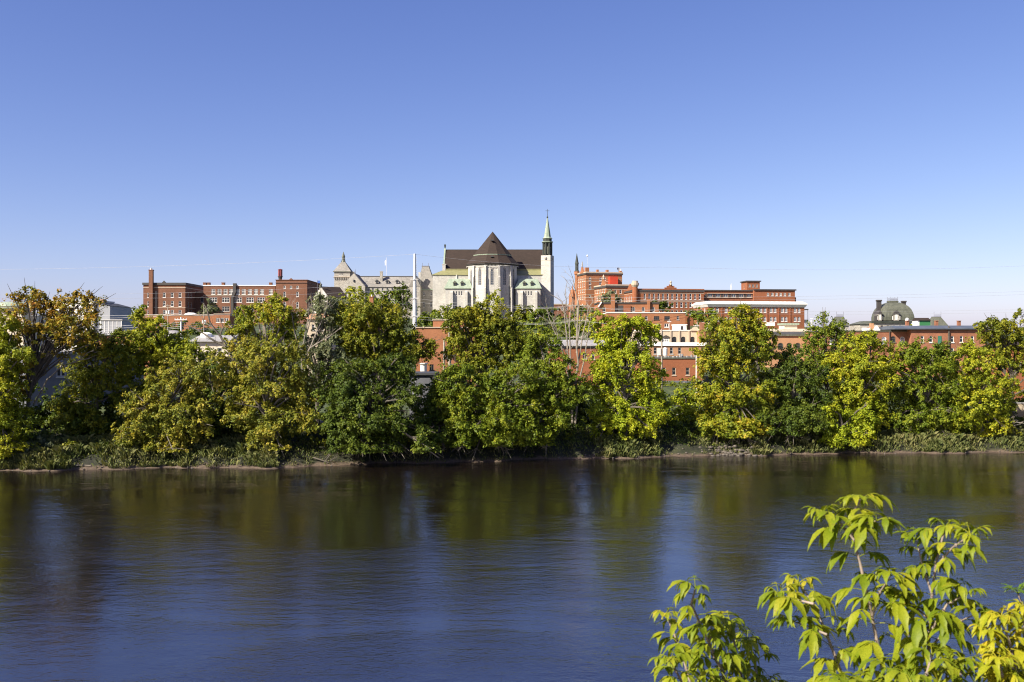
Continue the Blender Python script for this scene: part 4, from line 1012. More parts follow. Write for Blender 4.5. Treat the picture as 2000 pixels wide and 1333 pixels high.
for q, sc_ in ((1751, .85), (1719, .5)):
    x = X(q); k = sc_*s_; yy = .4
    MB().box(x-6*k, x+6*k, yy-.3, 5, Z(626.5), Z(613.5)).build('dormer', M['stone_grey'], b.o)
    MB().prism_y([(x-8.5*k, Z(613.5)), (x+8.5*k, Z(613.5)), (x+4*k, Z(609)), (x, Z(606.5)), (x-4*k, Z(609))], yy-.6, 6).build('dormer_roof', M['trim_dark'], b.o)
    MB().box(x-2.4*k, x+2.4*k, yy-.36, yy-.303, Z(625), Z(615)).box(x-9*k, x-7.4*k, yy-.1, yy, Z(625), Z(618)).box(x+7.4*k, x+9*k, yy-.1, yy, Z(625), Z(618)).build('dormer_window', M['white'], b.o)
    MB().box(x-10*k, x-6.1*k, yy, 4, Z(626.5), Z(616)).box(x+6.1*k, x+10*k, yy, 4, Z(626.5), Z(616)).build('dormer_cheeks', M['trim_dark'], b.o)
xw0, xw1 = X(1681), x0-.01
b.walls('stone_grey', xw0, xw1, 1, 14, -6, Z(633.5), name='wing_wall')
MB().frustum((xw0-.5, xw1, .5, 14.5, Z(633.5)+.003), (xw0+3, xw1, 5, 10, Z(627))).build('wing_roof', M['copper_dark'], b.o)
for c0, c1 in ((1628, 1659), (1819, 1851)):
    xa, xb = X(c0, 2), X(c1, 2); xm2 = (xa+xb)/2; hb = (xb-xa)/2
    b.walls('stone_grey', xa+.3, xb-.3, 2, 2+2*hb, -6, Z(637, 2), name='pavilion_wall')
    MB().frustum((xa-.2, xb+.2, 1.6, 2.4+2*hb, Z(637, 2)+.003), (xm2-6.5*s_, xm2+6.5*s_, 2+hb-1.4, 2+hb+1.4, Z(619.5, 4))).build('pavilion_roof', M['copper_dark'], b.o)
    mb = MB().box(xm2-7*s_, xm2+7*s_, 2+hb-1.5, 2+hb+1.5, Z(619.5, 4)+.002, Z(618.6, 4))
    for k in range(8):
        x = xm2 + (k-3.5)*1.95*s_; mb.box(x-.05, x+.05, 2+hb-1.45, 2+hb-1.35, Z(618.6, 4), Z(609 if k in (0, 7) else 614.5, 4))
    mb.box(xm2-7*s_, xm2+7*s_, 2+hb-1.46, 2+hb-1.36, Z(616, 4), Z(616, 4)+.12).build('pavilion_railing', M['iron'], b.o)

# --- centre: brick block behind trees, dark shed, low block
b = B('orange_brick_mill', 'blank orange brick mill wall with a raised end and metal stair', 'mill', 812, 748, 150)
X, Z = b.X, b.Z
b.walls('brick_orange', 0, X(935), 0, 14, -3, Z(641), front=b.fr(0, (875,), 687, 700, 9, 'triple', 'trim_dark') + b.fr(0, (843,), 712, 724, 8, 'double', 'trim_dark'))
b.slab('coping', 'trim_cream', 0, X(935), 0, 14, Z(641)+.003, Z(639), .15)
b.walls('brick_orange', X(845), X(908), .6, 12, Z(639)+.005, Z(626), name='raised_wall')
b.slab('raised_coping', 'trim_cream', X(845), X(908), .6, 12, Z(626)+.003, Z(624.2), .12)
mb = MB()
for q0, q1 in ((694, 712), (712, 730)):
    mb.tube([(X(878), -1.2, Z(q1)), (X(888), -1.2, Z(q0))], .05, 5).tube([(X(888), -1.2, Z(q0)), (X(878), -1.2, Z(q0-2))], .05, 5)
for q in (694, 712, 730): mb.box(X(876), X(890), -1.3, -.003, Z(q)-.05, Z(q)+.05)
for q in (876.4, 889.6): mb.box(X(q)-.05, X(q)+.05, -1.3, -1.2, 0, Z(690))
mb.build('fire_stair', M['wood_dark'], b.o)
MB().lathe([(.5, Z(735)), (.5, Z(712)), (.7, Z(711)), (.7, Z(709))], 10, X(829), -1.4).build('vent_stack', M['offwhite'], b.o)
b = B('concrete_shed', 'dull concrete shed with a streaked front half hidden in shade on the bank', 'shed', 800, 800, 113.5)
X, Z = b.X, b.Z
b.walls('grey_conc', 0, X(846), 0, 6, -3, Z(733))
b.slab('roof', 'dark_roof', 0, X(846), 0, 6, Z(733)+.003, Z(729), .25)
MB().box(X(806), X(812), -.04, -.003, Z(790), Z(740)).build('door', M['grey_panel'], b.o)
b = B('low_brick_store', 'low red brick store with pale grey roof behind the bare dead tree', 'store', 1075, 735, 165)
X, Z = b.X, b.Z
x1 = X(1182)
b.walls('brick_red', 0, x1, 0, 12, -3, Z(680), front=b.fr(0, (1142, 1158), 690, 702, 7, 'sash', 'win_frame_dull'))
b.slab('fascia', 'copper_dark', 0, x1, 0, 12, Z(680)+.003, Z(676.5), .12)
MB().prism_x([(-.4, Z(676.5)+.003), (12.4, Z(676.5)+.003), (12.4, Z(672)), (5, Z(664)), (-.4, Z(675))], -.2, x1+.2).build('roof', M['grey_roof'], b.o)
b = B('far_brick_block', 'far low red brick roofline just right of the cathedral bell tower', 'building', 1082, 628, 560)
X, Z = b.X, b.Z
b.walls('brick_brown', 0, X(1124), 0, 14, -6, Z(595.5), front=b.fr(0, (1090, 1098, 1106, 1114), 600, 606, 4))
b.slab('coping', 'trim_cream', 0, X(1124), 0, 14, Z(595.5)+.003, Z(593.8), .3)
b = B('chimneyed_brick_house', 'brick house hidden by trees with its single tall chimney showing', 'house', 700, 650, 300)
X, Z = b.X, b.Z
b.walls('brick_orange', 0, X(748), 0, 9, -4, Z(618), front=b.fr(0, (712, 735), 625, 634, 6))
MB().prism_x([(-.4, Z(618)+.003), (9.4, Z(618)+.003), (4.5, Z(606))], -.3, X(748)+.3).build('roof', M['brown_roof'], b.o)
MB().box(X(721.8, 3), X(729, 3), 3, 4.2, Z(616), Z(580)).box(X(721, 3), X(729.8, 3), 2.9, 4.3, Z(580), Z(578.8)).build('chimney', M['brick_orange'], b.o)
MB().lathe([(.22, Z(578.8)), (.2, Z(575))], 8, X(725.4, 3), 3.6).build('chimney_pot', M['galv'], b.o)
b = B('pale_stone_cottage', 'small pale cottage with pinkish roof in a gap right of the dead branches', 'cottage', 600, 700, 170)
X, Z = b.X, b.Z
b.walls('cream_stone', 0, X(640), 0, 8, -3, Z(624), front=b.fr(0, (612, 628), 634, 645, 6))
MB().prism_x([(-.4, Z(624)+.003), (8.4, Z(624)+.003), (4, Z(612))], -.2, X(640)+.2).build('roof', M['brick_pale'], b.o)
b = B('red_brick_house', 'red brick house glimpsed at the right edge behind leaves', 'house', 1978, 790, 140)
X, Z = b.X, b.Z
b.walls('brick_red', 0, X(2060), 0, 9, -3, Z(680), front=b.fr(0, (1990, 2015), 700, 716, 9))
MB().prism_x([(-.4, Z(680)+.003), (9.4, Z(680)+.003), (4.5, Z(664))], -.3, X(2060)+.3).build('roof', M['brown_roof'], b.o)
b = B('concrete_barrier', 'low pale concrete retaining wall at the right edge of the bank', 'wall', 1968, 806, 116)
MB().box(0, b.X(2080), 0, .5, -1.5, b.Z(789)).build('wall', M['cream_stone'], b.o)
MB().box(-.05, b.X(2080), -.06, .56, b.Z(789)+.003, b.Z(786.5)).build('coping', M['grey_roof'], b.o)

# ------------------------------------------------------------------ vegetation
def unit(a): return a/np.maximum(np.linalg.norm(a, axis=-1, keepdims=True), 1e-9)

def leaf_quads(pos, nrm, size, droop=0.0):
    """folded rhombic leaves: 4-gons with tip, base and two sides"""
    N = len(pos)
    r = rng.normal(size=(N, 3)); r[:, 2] -= droop
    t = unit(r - nrm*np.sum(r*nrm, 1, keepdims=True)); bt = np.cross(nrm, t)
    s = (size*(.65 + .7*rng.random(N)))[:, None]
    fold = nrm*s*.14
    q = np.stack([pos - t*s*.5, pos + bt*s*.36 - fold, pos + t*s*.6, pos - bt*s*.36 - fold], 1)
    return q.reshape(-1, 3)

def crown(blobs, n_clump, n_leaf, size, clump_r, shell=.55, droop=.3):
    """blobs: (centre xyz, radii xyz). Leaves in clumps spread through the volume"""
    P, Nn, C = [], [], []
    ph = rng.uniform(0, 6.28, 3)
    for c, rad in blobs:
        c = np.array(c); rad = np.array(rad)
        vol = max(5, int(n_clump*15*rad[0]*rad[2]))
        d = unit(rng.normal(size=(vol, 3)))
        rr = (shell + (1-shell)*rng.random(vol))*(.84 + .30*rng.random(vol))
        out = rng.random(vol) < .10
        rr = np.where(out, 1.02 + .28*rng.random(vol), rr)[:, None]
        cc = c + d*rr*rad
        g = np.sin(cc[:, 0]*1.5+ph[0]) + np.sin(cc[:, 1]*1.6+ph[1]) + np.sin(cc[:, 2]*1.9+ph[2])
        g = np.where(np.arange(vol) < 2, 0, g); cc, d, out = cc[g < 1.25], d[g < 1.25], out[g < 1.25]
        C.append(cc)
        for k in range(len(cc)):
            n = max(4, int(n_leaf*(.35 + 1.1*rng.random())*(.55 if out[k] else 1)))
            cr = clump_r*(.5 + .8*rng.random())
            e = unit(rng.normal(size=(n, 3)))*(rng.random((n, 1))**.5)
            ax = unit(d[k]*np.array([.9, .9, .5]) + rng.normal(size=3)*.5 + np.array([0, 0, -.18 - droop*.6]))
            al = rng.uniform(-1, 1, (n, 1))
            off = e*cr*.72*(1.05 - .55*np.abs(al)) + ax*al*cr*1.05 - np.array([0, 0, 1.])*(al**2)*cr*.25
            P.append(cc[k] + off)
            Nn.append(unit(.7*e + .45*d[k] + np.array([0, 0, .5]) + rng.normal(size=(n, 3))*.45))
    C = [q if len(q) else np.zeros((1, 3)) for q in C]
    return np.concatenate(P), np.concatenate(Nn), C

def tree(name, label, px, py, Y, spec, mat, cat='tree', group=None, dens=1.0, size=.20, clump=.56, nl=76, trunk='bark', tr=.22, depth=.85, shell=.5, lean=None, twigs=2, droop=.3, limbs=True):
    """px,py: foot of the trunk in the photograph, Y metres away; spec: crown masses (px, py, rx, ry[, dY]) in photo pixels"""
    foot = at(px, py, Y); foot.z = min(foot.z, tz(foot.x, Y) + .05) - .05
    root = empty(name, foot); tag(root, label, cat, group)
    S = Y/F; bl = []
    for q in spec:
        dY = q[4] if len(q) > 4 else rng.uniform(-.45, .45)*q[2]*S
        c = at(q[0], q[1], Y + dY) - foot
        bl.append(((c.x, c.y, c.z), (q[2]*S, q[2]*S*depth, q[3]*S)))
    P, Nn, C = crown(bl, dens, nl, size, clump, shell, droop)
    keep = P[:, 2] > .15
    link('crown', np_mesh('crown', leaf_quads(P[keep], Nn[keep], size, droop), L[mat]), root)
    if not limbs: return root
    mb = MB()
    ctr = np.mean([b_[0] for b_ in bl], axis=0); H = max(b_[0][2] for b_ in bl)
    zf = min(b_[0][2] - b_[1][2]*.3 for b_ in bl)
    top = Vector((ctr[0], ctr[1], max(zf*.9, H*.55)))
    if lean: top = at(lean[0], lean[1], Y) - foot
    pts = [Vector((0, 0, -.4))]
    for k in range(1, 5):
        t = k/4; p = top*t; pts.append(Vector((top.x*t**1.4 + rng.normal()*.07, top.y*t**1.4 + rng.normal()*.07, top.z*t)))
    mb.tube(pts, [tr*1.35, tr*1.05, tr*.9, tr*.78, tr*.62], 8)
    for (c, rad), cc in zip(bl, C):
        st = pts[2].lerp(pts[4], min(1, max(0, (c[2]-.35*H)/(.8*H+.01)))); c = Vector(c)
        md = st.lerp(c, .5) + Vector((rng.normal()*.2, rng.normal()*.2, .12*(c-st).length))
        mb.tube([st, md, c, c + (c-md)*.4], [tr*.5, tr*.36, tr*.2, tr*.06], 6)
        for k in range(min(len(cc), int(twigs*3))):
            e = Vector(cc[k]); m_ = c.lerp(e, .5) + Vector((rng.normal()*.1, rng.normal()*.1, .15))
            mb.tube([c.lerp(md, .4*rng.random()), m_, e], [tr*.16, tr*.10, tr*.03], 4)
    mb.build('trunk', M[trunk], root)
    return root

def bare(name, label, px, py, Y, branches, mat='bark_pale', r0=.12, cat='tree', group=None, twig=8, twl=1.0):
    """leafless tree or dead branches: polylines in photo pixels"""
    foot = at(px, py, Y); foot.z = min(foot.z, tz(foot.x, Y) + .05) - .05
    root = empty(name, foot); tag(root, label, cat, group)
    mb = MB(); tw = MB()
    for br in branches:
        rr = br[0]; pts = []
        dy = rng.uniform(-.8, .8)
        n = len(br) - 1
        for i, q in enumerate(br[1:]):
            pts.append(at(q[0], q[1], Y + dy*i/max(1, n-1)) - foot)
        # subdivide with a little wander
        fine = [pts[0]]
        for a_, b_ in zip(pts[:-1], pts[1:]):
            L_ = (b_-a_).length
            fine.append(a_.lerp(b_, .5) + Vector((rng.normal(), rng.normal(), rng.normal()))*L_*.035); fine.append(b_)
        N = len(fine)
        mb.tube(fine, [r0*rr*(1 - .85*i/(N-1)) + .008 for i in range(N)], 6)
        for k in range(int(twig*rr + 2)):
            i = rng.integers(max(1, N//3), N); p = fine[i-1].lerp(fine[i], rng.random())
            d = (fine[i]-fine[i-1]).normalized(); e = Vector((rng.normal(), rng.normal(), rng.normal()*.6 + .5)).normalized()
            v = (d*.7 + e*.8).normalized()*twl*(.4+rng.random())
            q = p + v*.5 + Vector((rng.normal(), rng.normal(), rng.normal()))*.07
            tw.tube([p, q, p + v], [.022, .014, .005], 4)
            for _ in range(2):
                v2 = (v.normalized() + Vector((rng.normal(), rng.normal(), rng.normal()))*.5).normalized()*twl*.45
                tw.tube([q, q + v2], [.011, .004], 3)
    if True:
        n_ = len(mb.v); mb.v += tw.v; mb.f += [tuple(i + n_ for i in f_) for f_ in tw.f]
    mb.build('branches', M[mat], root)
    return root

def sh(px, k=0.0):
    """distance to the far shoreline along a photo column, plus k metres"""
    t = (px - CX)/F; Y = 98.0
    for _ in range(12): Y = float(np.interp(t*Y, _sx, _sy))
    return Y + k
def foot_py(px, Y):
    x = (px - CX)/F*Y
    return CY + (CAMZ - tz(x, Y))/Y*F

def rtree(name, label, px, k, spec, mat, **kw):
    over = kw.pop('over', 0)
    if k < 7.6: k -= 2.4
    Y = sh(px, k); out = []; low = max(q[1]+q[3] for q in spec)
    for q in spec:
        rx, ry = q[2]*1.13, q[3]*1.10; dY = rng.uniform(-.45, .45)*rx*Y/F
        if over: dY -= over*min(1, max(0, (q[1]-690)/90.0))
        out.append((q[0], q[1], rx, ry, dY))
        for _ in range(2):                      # small outlying sprays for a ragged edge
            a = rng.uniform(0, 2*math.pi); f = rng.uniform(.26, .42)
            out.append((q[0]+math.cos(a)*rx*1.02, q[1]+math.sin(a)*ry*1.02, rx*f, ry*f*.9, dY + rng.uniform(-.4, .4)*rx*Y/F))
        if q[1]+q[3] > 800 and kw.get('skirt', True):   # boughs hanging toward the water
            for _ in range(2):
                out.append((q[0]+rng.uniform(-20, 20), min(878, q[1]+q[3]*.9+rng.uniform(-4, 16)), rx*rng.uniform(.45, .75), ry*rng.uniform(.4, .65), -rng.uniform(.3, 2.0) - over))
            if over: out.append((q[0]+rng.uniform(-24, 24), rng.uniform(868, 888), rx*.5, ry*.4, -over - rng.uniform(0, 1.2)))
    kw.pop('skirt', None)
    return tree(name, label, px, foot_py(px, Y), Y, out, mat, **kw)

# riverside trees, left to right
rtree('maple_tree', 'yellow-green leafy tree cut by the left edge of the frame', -10, 5, [(-5,650,34,42),(8,705,40,48),(-8,770,45,52),(20,825,38,45),(15,870,34,26),(-30,720,45,60)], 'yellowgreen', dens=1.15)
rtree('sparse_maple_tree', 'tall sparse tree with rusty orange leaves and a visible dark forked trunk', 42, 7, [(55,590,30,26),(68,572,16,20),(105,598,34,28),(140,605,30,28),(95,640,52,30),(48,650,34,36),(150,640,34,24),(165,625,22,18),(125,672,42,22),(92,590,30,20),(128,592,34,20),(166,600,28,20),(150,618,32,20),(178,652,24,20),(120,625,34,22),(60,700,36,28),(38,742,38,34),(20,610,20,16)], 'orange', dens=.8, nl=34, size=.22, clump=.55, trunk='bark_dark', tr=.19, lean=(74,700), shell=.2, twigs=3)
bare('bent_limb', 'bleached bare limb reaching right from the sparse rusty tree', 60, 800, sh(60, 6.6), [(1.0,(66,790),(92,742),(118,718),(146,708),(170,690),(184,684)),(.5,(118,718),(124,706),(118,694)),(.5,(150,705),(164,702),(176,701))], 'bark_pale', r0=.10, twig=5, cat='branch')
rtree('maple_tree', 'dark leafy tree standing right of the sparse rusty tree', 190, 8, [(185,668,36,32),(215,700,48,38),(175,725,45,36),(215,752,46,40),(165,780,45,40),(235,675,24,24),(150,815,40,30)], 'olive', dens=1.05)
rtree('maple_tree', 'yellow-topped tree behind the drooping vine-covered tree', 305, 10, [(285,632,26,20),(300,652,38,26),(268,672,30,26),(335,668,38,28),(372,690,38,26),(330,702,40,30),(290,710,36,32),(255,712,22,24)], 'yellowgreen', dens=1.15)
rtree('vine_tree', 'drooping yellow tree hung with bare grey vines over the water', 318, 5.5, [(395,722,36,28),(350,735,42,30),(318,765,40,30),(372,770,42,32),(285,795,38,28),(330,810,42,30),(262,822,30,22),(300,842,38,22),(355,842,34,28),(348,866,22,16),(240,842,18,12),(400,790,30,30)], 'yellow', dens=1.0, trunk='bark', twigs=5, droop=.7)
rtree('maple_tree', 'low dark leafy tree in the shade between the two yellow trees', 430, 8, [(425,730,34,40),(430,780,36,40),(415,830,40,34),(395,850,36,26)], 'dark', dens=1.0)
rtree('maple_tree', 'tall tree with thinning top and pale twigs before the brick tower block', 530, 9, [(540,592,28,20),(555,610,36,22),(512,620,26,22),(575,630,24,22),(478,640,28,24),(540,650,42,26),(495,672,34,24),(470,618,14,14)], 'rusty', dens=.85, trunk='bark_pale', twigs=5, shell=.3)
rtree('maple_tree', 'broad golden yellow tree bulging over the water left of the dark tree', 515, 5.5, [(470,705,38,34),(520,700,42,34),(570,715,40,34),(485,755,44,34),(540,755,48,36),(585,770,34,32),(470,790,30,24),(520,805,46,34),(560,820,38,32),(540,860,24,24),(505,845,22,22)], 'yellow', dens=1.15)
bare('bare_branches', 'dead forked branches rising left of the tree with the thinning top', 455, 705, sh(455, 7), [(1.1,(458,706),(446,684),(430,656),(410,630),(404,604),(396,592)),(.8,(446,684),(422,668),(398,652),(376,640),(366,636)),(.6,(430,656),(436,640),(432,628)),(.5,(418,640),(400,630),(390,616))], 'bark', r0=.15, twig=6)
bare('bare_branches', 'pale leafless branches standing against the dark tree left of centre', 600, 740, sh(600, 7.2), [(1.0,(590,740),(588,690),(598,640),(604,590)),(.9,(596,700),(618,650),(636,610),(640,585)),(.7,(590,690),(574,640),(566,600)),(.7,(606,680),(640,660),(668,640)),(.6,(600,650),(612,612),(608,580)),(.6,(580,720),(560,690),(550,670))], 'bark_pale', r0=.09, twig=14, twl=1.3)
rtree('maple_tree', 'dark grey-green tree with silvery leaves left of the biggest dark tree', 620, 8.5, [(640,600,24,20),(625,640,32,32),(645,680,38,34),(615,700,30,30),(655,720,34,32)], 'silver', dens=.75)
rtree('maple_tree', 'large olive-topped tree spreading below the seminary', 720, 8, [(672,625,34,24),(712,612,40,24),(752,618,38,26),(690,655,42,32),(740,655,48,32),(785,655,36,30),(800,685,36,26),(832,690,20,20),(760,695,42,30),(705,695,40,30)], 'olive', dens=1.15)
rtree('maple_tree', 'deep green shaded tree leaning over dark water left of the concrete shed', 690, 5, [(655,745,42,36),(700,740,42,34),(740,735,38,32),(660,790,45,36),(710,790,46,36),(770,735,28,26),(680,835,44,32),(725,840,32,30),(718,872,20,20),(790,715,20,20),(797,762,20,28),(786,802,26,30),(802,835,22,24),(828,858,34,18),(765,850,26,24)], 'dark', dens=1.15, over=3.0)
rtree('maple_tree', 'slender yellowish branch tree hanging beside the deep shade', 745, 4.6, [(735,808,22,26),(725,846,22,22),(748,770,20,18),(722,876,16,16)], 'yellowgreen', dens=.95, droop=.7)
rtree('maple_tree', 'dark low tree crowding the right side of the concrete shed', 872, 6.5, [(872,765,24,28),(862,808,34,30),(885,842,28,24),(845,835,26,22),(882,735,16,18),(836,790,12,18),(818,815,14,16)], 'dark', dens=1.1, over=3.0)  # last crown masses added across the shed front in place of its shade
rtree('maple_tree', 'tallest green tree below the cathedral apse', 930, 8, [(940,608,32,18),(905,625,30,20),(955,630,42,24),(985,640,26,20),(915,655,40,24),(960,665,46,26),(1000,670,30,24),(890,660,22,16),(925,690,40,26),(985,700,38,28),(940,725,42,26)], 'olive', dens=1.25)
rtree('maple_tree', 'big mid green tree with low boughs left of the dead tree', 960, 5.5, [(905,745,40,30),(955,755,44,30),(1000,745,38,30),(890,790,38,30),(940,795,46,32),(995,790,42,30),(910,830,38,26),(965,835,44,28),(1010,830,36,26),(870,770,26,26)], 'green', dens=1.2, over=3.0)
rtree('maple_tree', 'narrow rounded tree in front of the dead tree foot', 1060, 6, [(1055,672,30,20),(1050,700,38,26),(1080,712,28,24),(1060,740,36,26),(1050,780,38,28),(1085,775,34,28),(1060,820,36,26),(1100,740,24,26),(1120,760,24,30)], 'green', dens=1.15, over=3.0)
bare('dead_tree', 'tall dead tree of many bleached upright branches with no leaves', 1120, 840, sh(1120, 7.5), [(1.6,(1118,840),(1116,760),(1114,700),(1112,640),(1116,590)),(1.3,(1122,840),(1124,740),(1126,680),(1130,610),(1124,570),(1118,540)),(1.0,(1112,740),(1100,690),(1084,650),(1072,620),(1070,605)),(1.0,(1114,720),(1108,670),(1104,630),(1098,590),(1092,585)),(.9,(1126,720),(1136,670),(1144,630),(1150,600),(1160,590)),(.9,(1130,750),(1142,700),(1148,660),(1154,620)),(.8,(1126,690),(1132,640),(1138,600)),(.7,(1106,690),(1090,660),(1078,620)),(.6,(1114,650),(1104,610),(1104,570),(1108,550)),(.6,(1124,640),(1120,600),(1112,560))], 'bark_pale', r0=.095, twig=10, twl=1.5)
rtree('maple_tree', 'bright lime yellow tree right of the dead tree reaching the bank', 1215, 6, [(1215,640,38,18),(1240,632,26,14),(1190,660,30,22),(1235,665,38,20),(1270,655,20,14),(1195,700,38,26),(1240,705,42,28),(1180,745,32,26),(1225,750,46,30),(1268,745,28,26),(1190,790,38,26),(1240,795,42,28),(1275,790,26,24),(1175,830,26,18),(1215,825,34,18),(1168,853,14,12),(1250,825,24,14)], 'lime', dens=1.25)
rtree('maple_tree', 'tallest right-hand tree with gold top and rusty patches beside the white-corniced building', 1425, 6.5, [(1462,612,24,14),(1450,628,36,18),(1410,640,26,20),(1470,648,36,22),(1425,665,44,26),(1475,685,36,26),(1395,700,34,28),(1440,715,44,28),(1385,745,34,28),(1425,765,44,30),(1465,760,34,26),(1400,805,44,28),(1445,815,40,28),(1480,800,26,24),(1420,845,38,18),(1455,850,26,16)], 'rusty', dens=1.25, over=1.2)
bare('bare_branches', 'tangle of bleached dead branches inside the tallest right-hand tree', 1450, 830, sh(1450, 4.4), [(1.0,(1445,830),(1450,790),(1462,745),(1460,700),(1470,670)),(.8,(1456,760),(1478,725),(1490,712),(1510,730)),(.7,(1460,720),(1480,700),(1496,690)),(.7,(1447,810),(1470,775),(1480,770)),(.6,(1446,820),(1438,780),(1436,760))], 'bark_pale', r0=.08, twig=12, twl=1.1)
rtree('maple_tree', 'dark shaded tree right of the tree with rusty patches', 1545, 7.5, [(1548,700,30,24),(1535,735,38,32),(1575,735,32,32),(1555,775,44,34),(1515,785,32,30),(1590,790,30,32),(1545,820,44,28),(1500,830,26,22)], 'dark', dens=1.2, over=3.0)
rtree('maple_tree', 'upright green tree standing before the tan arched building', 1610, 9, [(1608,632,22,14),(1636,640,16,14),(1612,655,32,20),(1645,662,20,16),(1590,668,16,14),(1605,688,30,22),(1640,690,24,20),(1595,720,28,28),(1635,720,30,26)], 'green', dens=1.15, nl=40)
rtree('maple_tree', 'yellow-green rounded tree below the right brick rows', 1690, 7, [(1672,672,28,18),(1700,675,28,18),(1655,705,32,24),(1695,705,42,26),(1735,720,28,24),(1650,745,34,28),(1695,750,46,30),(1655,790,38,28),(1705,790,40,28)], 'yellowgreen', dens=1.2)
rtree('maple_tree', 'low leafy tree resting on the sunny grass bank at right', 1650, 4.5, [(1640,822,34,24),(1670,835,36,22),(1625,845,22,16),(1690,815,28,22)], 'lime', dens=1.15)
rtree('maple_tree', 'broad green tree below the teal door terrace', 1795, 6.5, [(1770,685,36,20),(1810,685,40,20),(1842,700,26,22),(1785,720,46,28),(1835,735,38,30),(1760,755,36,28),(1805,770,46,30),(1850,780,34,28),(1790,810,40,26),(1840,822,38,24),(1862,842,22,18)], 'green', dens=1.2)
bare('bare_branches', 'pale arched dead limb among leaves right of the broad green tree', 1880, 800, sh(1880, 4.2), [(1.1,(1912,792),(1908,770),(1896,752),(1884,750),(1868,764),(1862,780)),(.7,(1868,764),(1862,730),(1866,700),(1868,680)),(.6,(1896,752),(1884,730),(1872,716)),(.6,(1880,756),(1876,780),(1880,800))], 'bark_pale', r0=.10, twig=11, twl=1.1)
rtree('maple_tree', 'golden green tree drooping over the bank near the right edge', 1905, 6, [(1892,700,32,22),(1925,705,30,24),(1885,745,32,28),(1930,750,36,28),(1960,760,22,26),(1905,790,38,26),(1950,795,24,22),(1920,825,28,18),(1935,842,14,12)], 'yellowgreen', dens=1.15)
rtree('maple_tree', 'tall green tree rising at the right edge of the frame', 1975, 9, [(1928,645,24,18),(1955,640,28,18),(1995,628,26,20),(1960,675,36,24),(2010,670,32,34),(1985,710,36,26),(1945,700,24,22),(2030,720,36,40)], 'olive', dens=1.15)
bare('fallen_branches', 'bare grey branches lying over the bank at the right edge', 1960, 850, sh(1960, 3.2), [(1.0,(1950,815),(1970,822),(1985,826),(1998,826)),(.8,(1955,818),(1975,830),(1988,838))], 'bark_pale', r0=.06, twig=8, cat='branch')

for px_, mt in ((-110,'green'),(-200,'olive'),(-300,'dark'),(2090,'green'),(2180,'olive'),(2290,'yellowgreen')):
    rtree('maple_tree', 'leafy tree continuing the bank row just beyond the frame edge', px_, 5.5, [(px_-20,680,44,40),(px_+25,720,44,40),(px_-15,770,50,40),(px_+20,815,46,36),(px_,845,40,28)], mt, dens=.8, group='bank trees beyond the frame edge')
# trees and shrubs on the hill
def htree(name, label, px, py, Y, spec, mat, **kw):
    kw.setdefault('dens', 17000.0/(Y*Y)); kw.setdefault('size', .0021*Y); kw.setdefault('clump', .0038*Y); kw.setdefault('nl', 30); kw.setdefault('tr', .2); kw.setdefault('twigs', 1)
    spec = [(q[0], q[1] - q[3]*.06, q[2]*1.2, q[3]*1.15) + tuple(q[4:]) for q in spec]
    return tree(name, label, px, py, Y, spec, mat, **kw)
def dn(Y): return 17000.0/(Y*Y)
htree('hill_tree', 'small far tree left of the brick wing with the chimney', 262, 640, 380, [(262,612,13,12),(275,603,10,9),(250,622,14,10)], 'green')
htree('hill_tree', 'rounded far tree behind the grey panelled shed', 240, 650, 300, [(232,622,14,9),(222,618,8,7),(246,640,18,14)], 'dark')
htree('hill_shrub', 'dark green shrubs massed before the low brick annex', 370, 672, 330, [(330,648,26,14),(360,642,26,14),(392,646,26,14),(412,654,16,14)], 'dark', cat='shrub', limbs=False)
htree('willow_tree', 'soft grey-green round tree against the long brown brick building', 408, 622, 420, [(408,605,17,13),(400,612,10,9),(420,612,9,9)], 'silver')
htree('hill_tree', 'yellow-green domed tree before the seminary gable', 697, 622, 410, [(697,578,22,17),(678,594,20,16),(715,594,18,18)], 'yellowgreen')
htree('hill_tree', 'dark green rounded tree before the seminary columns', 748, 622, 405, [(748,584,16,18),(735,600,14,16),(760,602,14,14),(722,575,7,9)], 'green')
htree('hill_tree', 'tall dark tree between the seminary dormers and white mast', 783, 630, 400, [(777,566,14,14),(790,582,16,20),(770,590,16,18),(795,605,14,18)], 'dark')
bare('bare_tree', 'thin leafless grey tree beside the white mast', 795, 640, 330, [(.8,(795,640),(796,600),(792,575)),(.6,(796,615),(804,590),(806,570)),(.6,(796,620),(788,600),(784,585))], 'bark', r0=.12, twig=14, twl=2.2)
htree('hill_tree', 'grey-green tree mass below the brown-roofed stone house', 650, 650, 330, [(640,606,24,18),(665,598,22,16),(690,604,20,16),(620,596,16,16)], 'silver')
for q, lb, mt in ((858, 'leftmost rounded green tree at the foot of the cathedral', 'green'), (885, 'green tree under the cathedral left chapel', 'green'), (915, 'olive tree under the left side of the apse', 'olive'), (1012, 'green tree right of the apse foot', 'olive'), (1040, 'dark green tree under the cathedral right chapel', 'green'), (1066, 'dark tree at the foot of the bell tower', 'dark')):
    htree('hill_tree', lb, q, 650, 372, [(q-9,614,15,11),(q+8,610,15,12),(q,628,22,16)], mt)
htree('apse_tree', 'thin yellowing tree standing close against the cathedral apse', 965, 625, 470, [(963,578,13,11),(975,585,11,10),(953,588,10,9),(966,596,14,10)], 'yellowgreen', dens=dn(470)*.62, shell=.2, twigs=3)
htree('hill_tree', 'silvery tree on the slope below the stepped brick wing', 1192, 610, 400, [(1186,577,12,9),(1200,574,11,8),(1193,584,18,9)], 'silver')
htree('hill_tree', 'dark bush tree right of the two-chimney row house', 1292, 622, 385, [(1288,592,11,8),(1300,600,10,9),(1285,602,10,10)], 'dark')
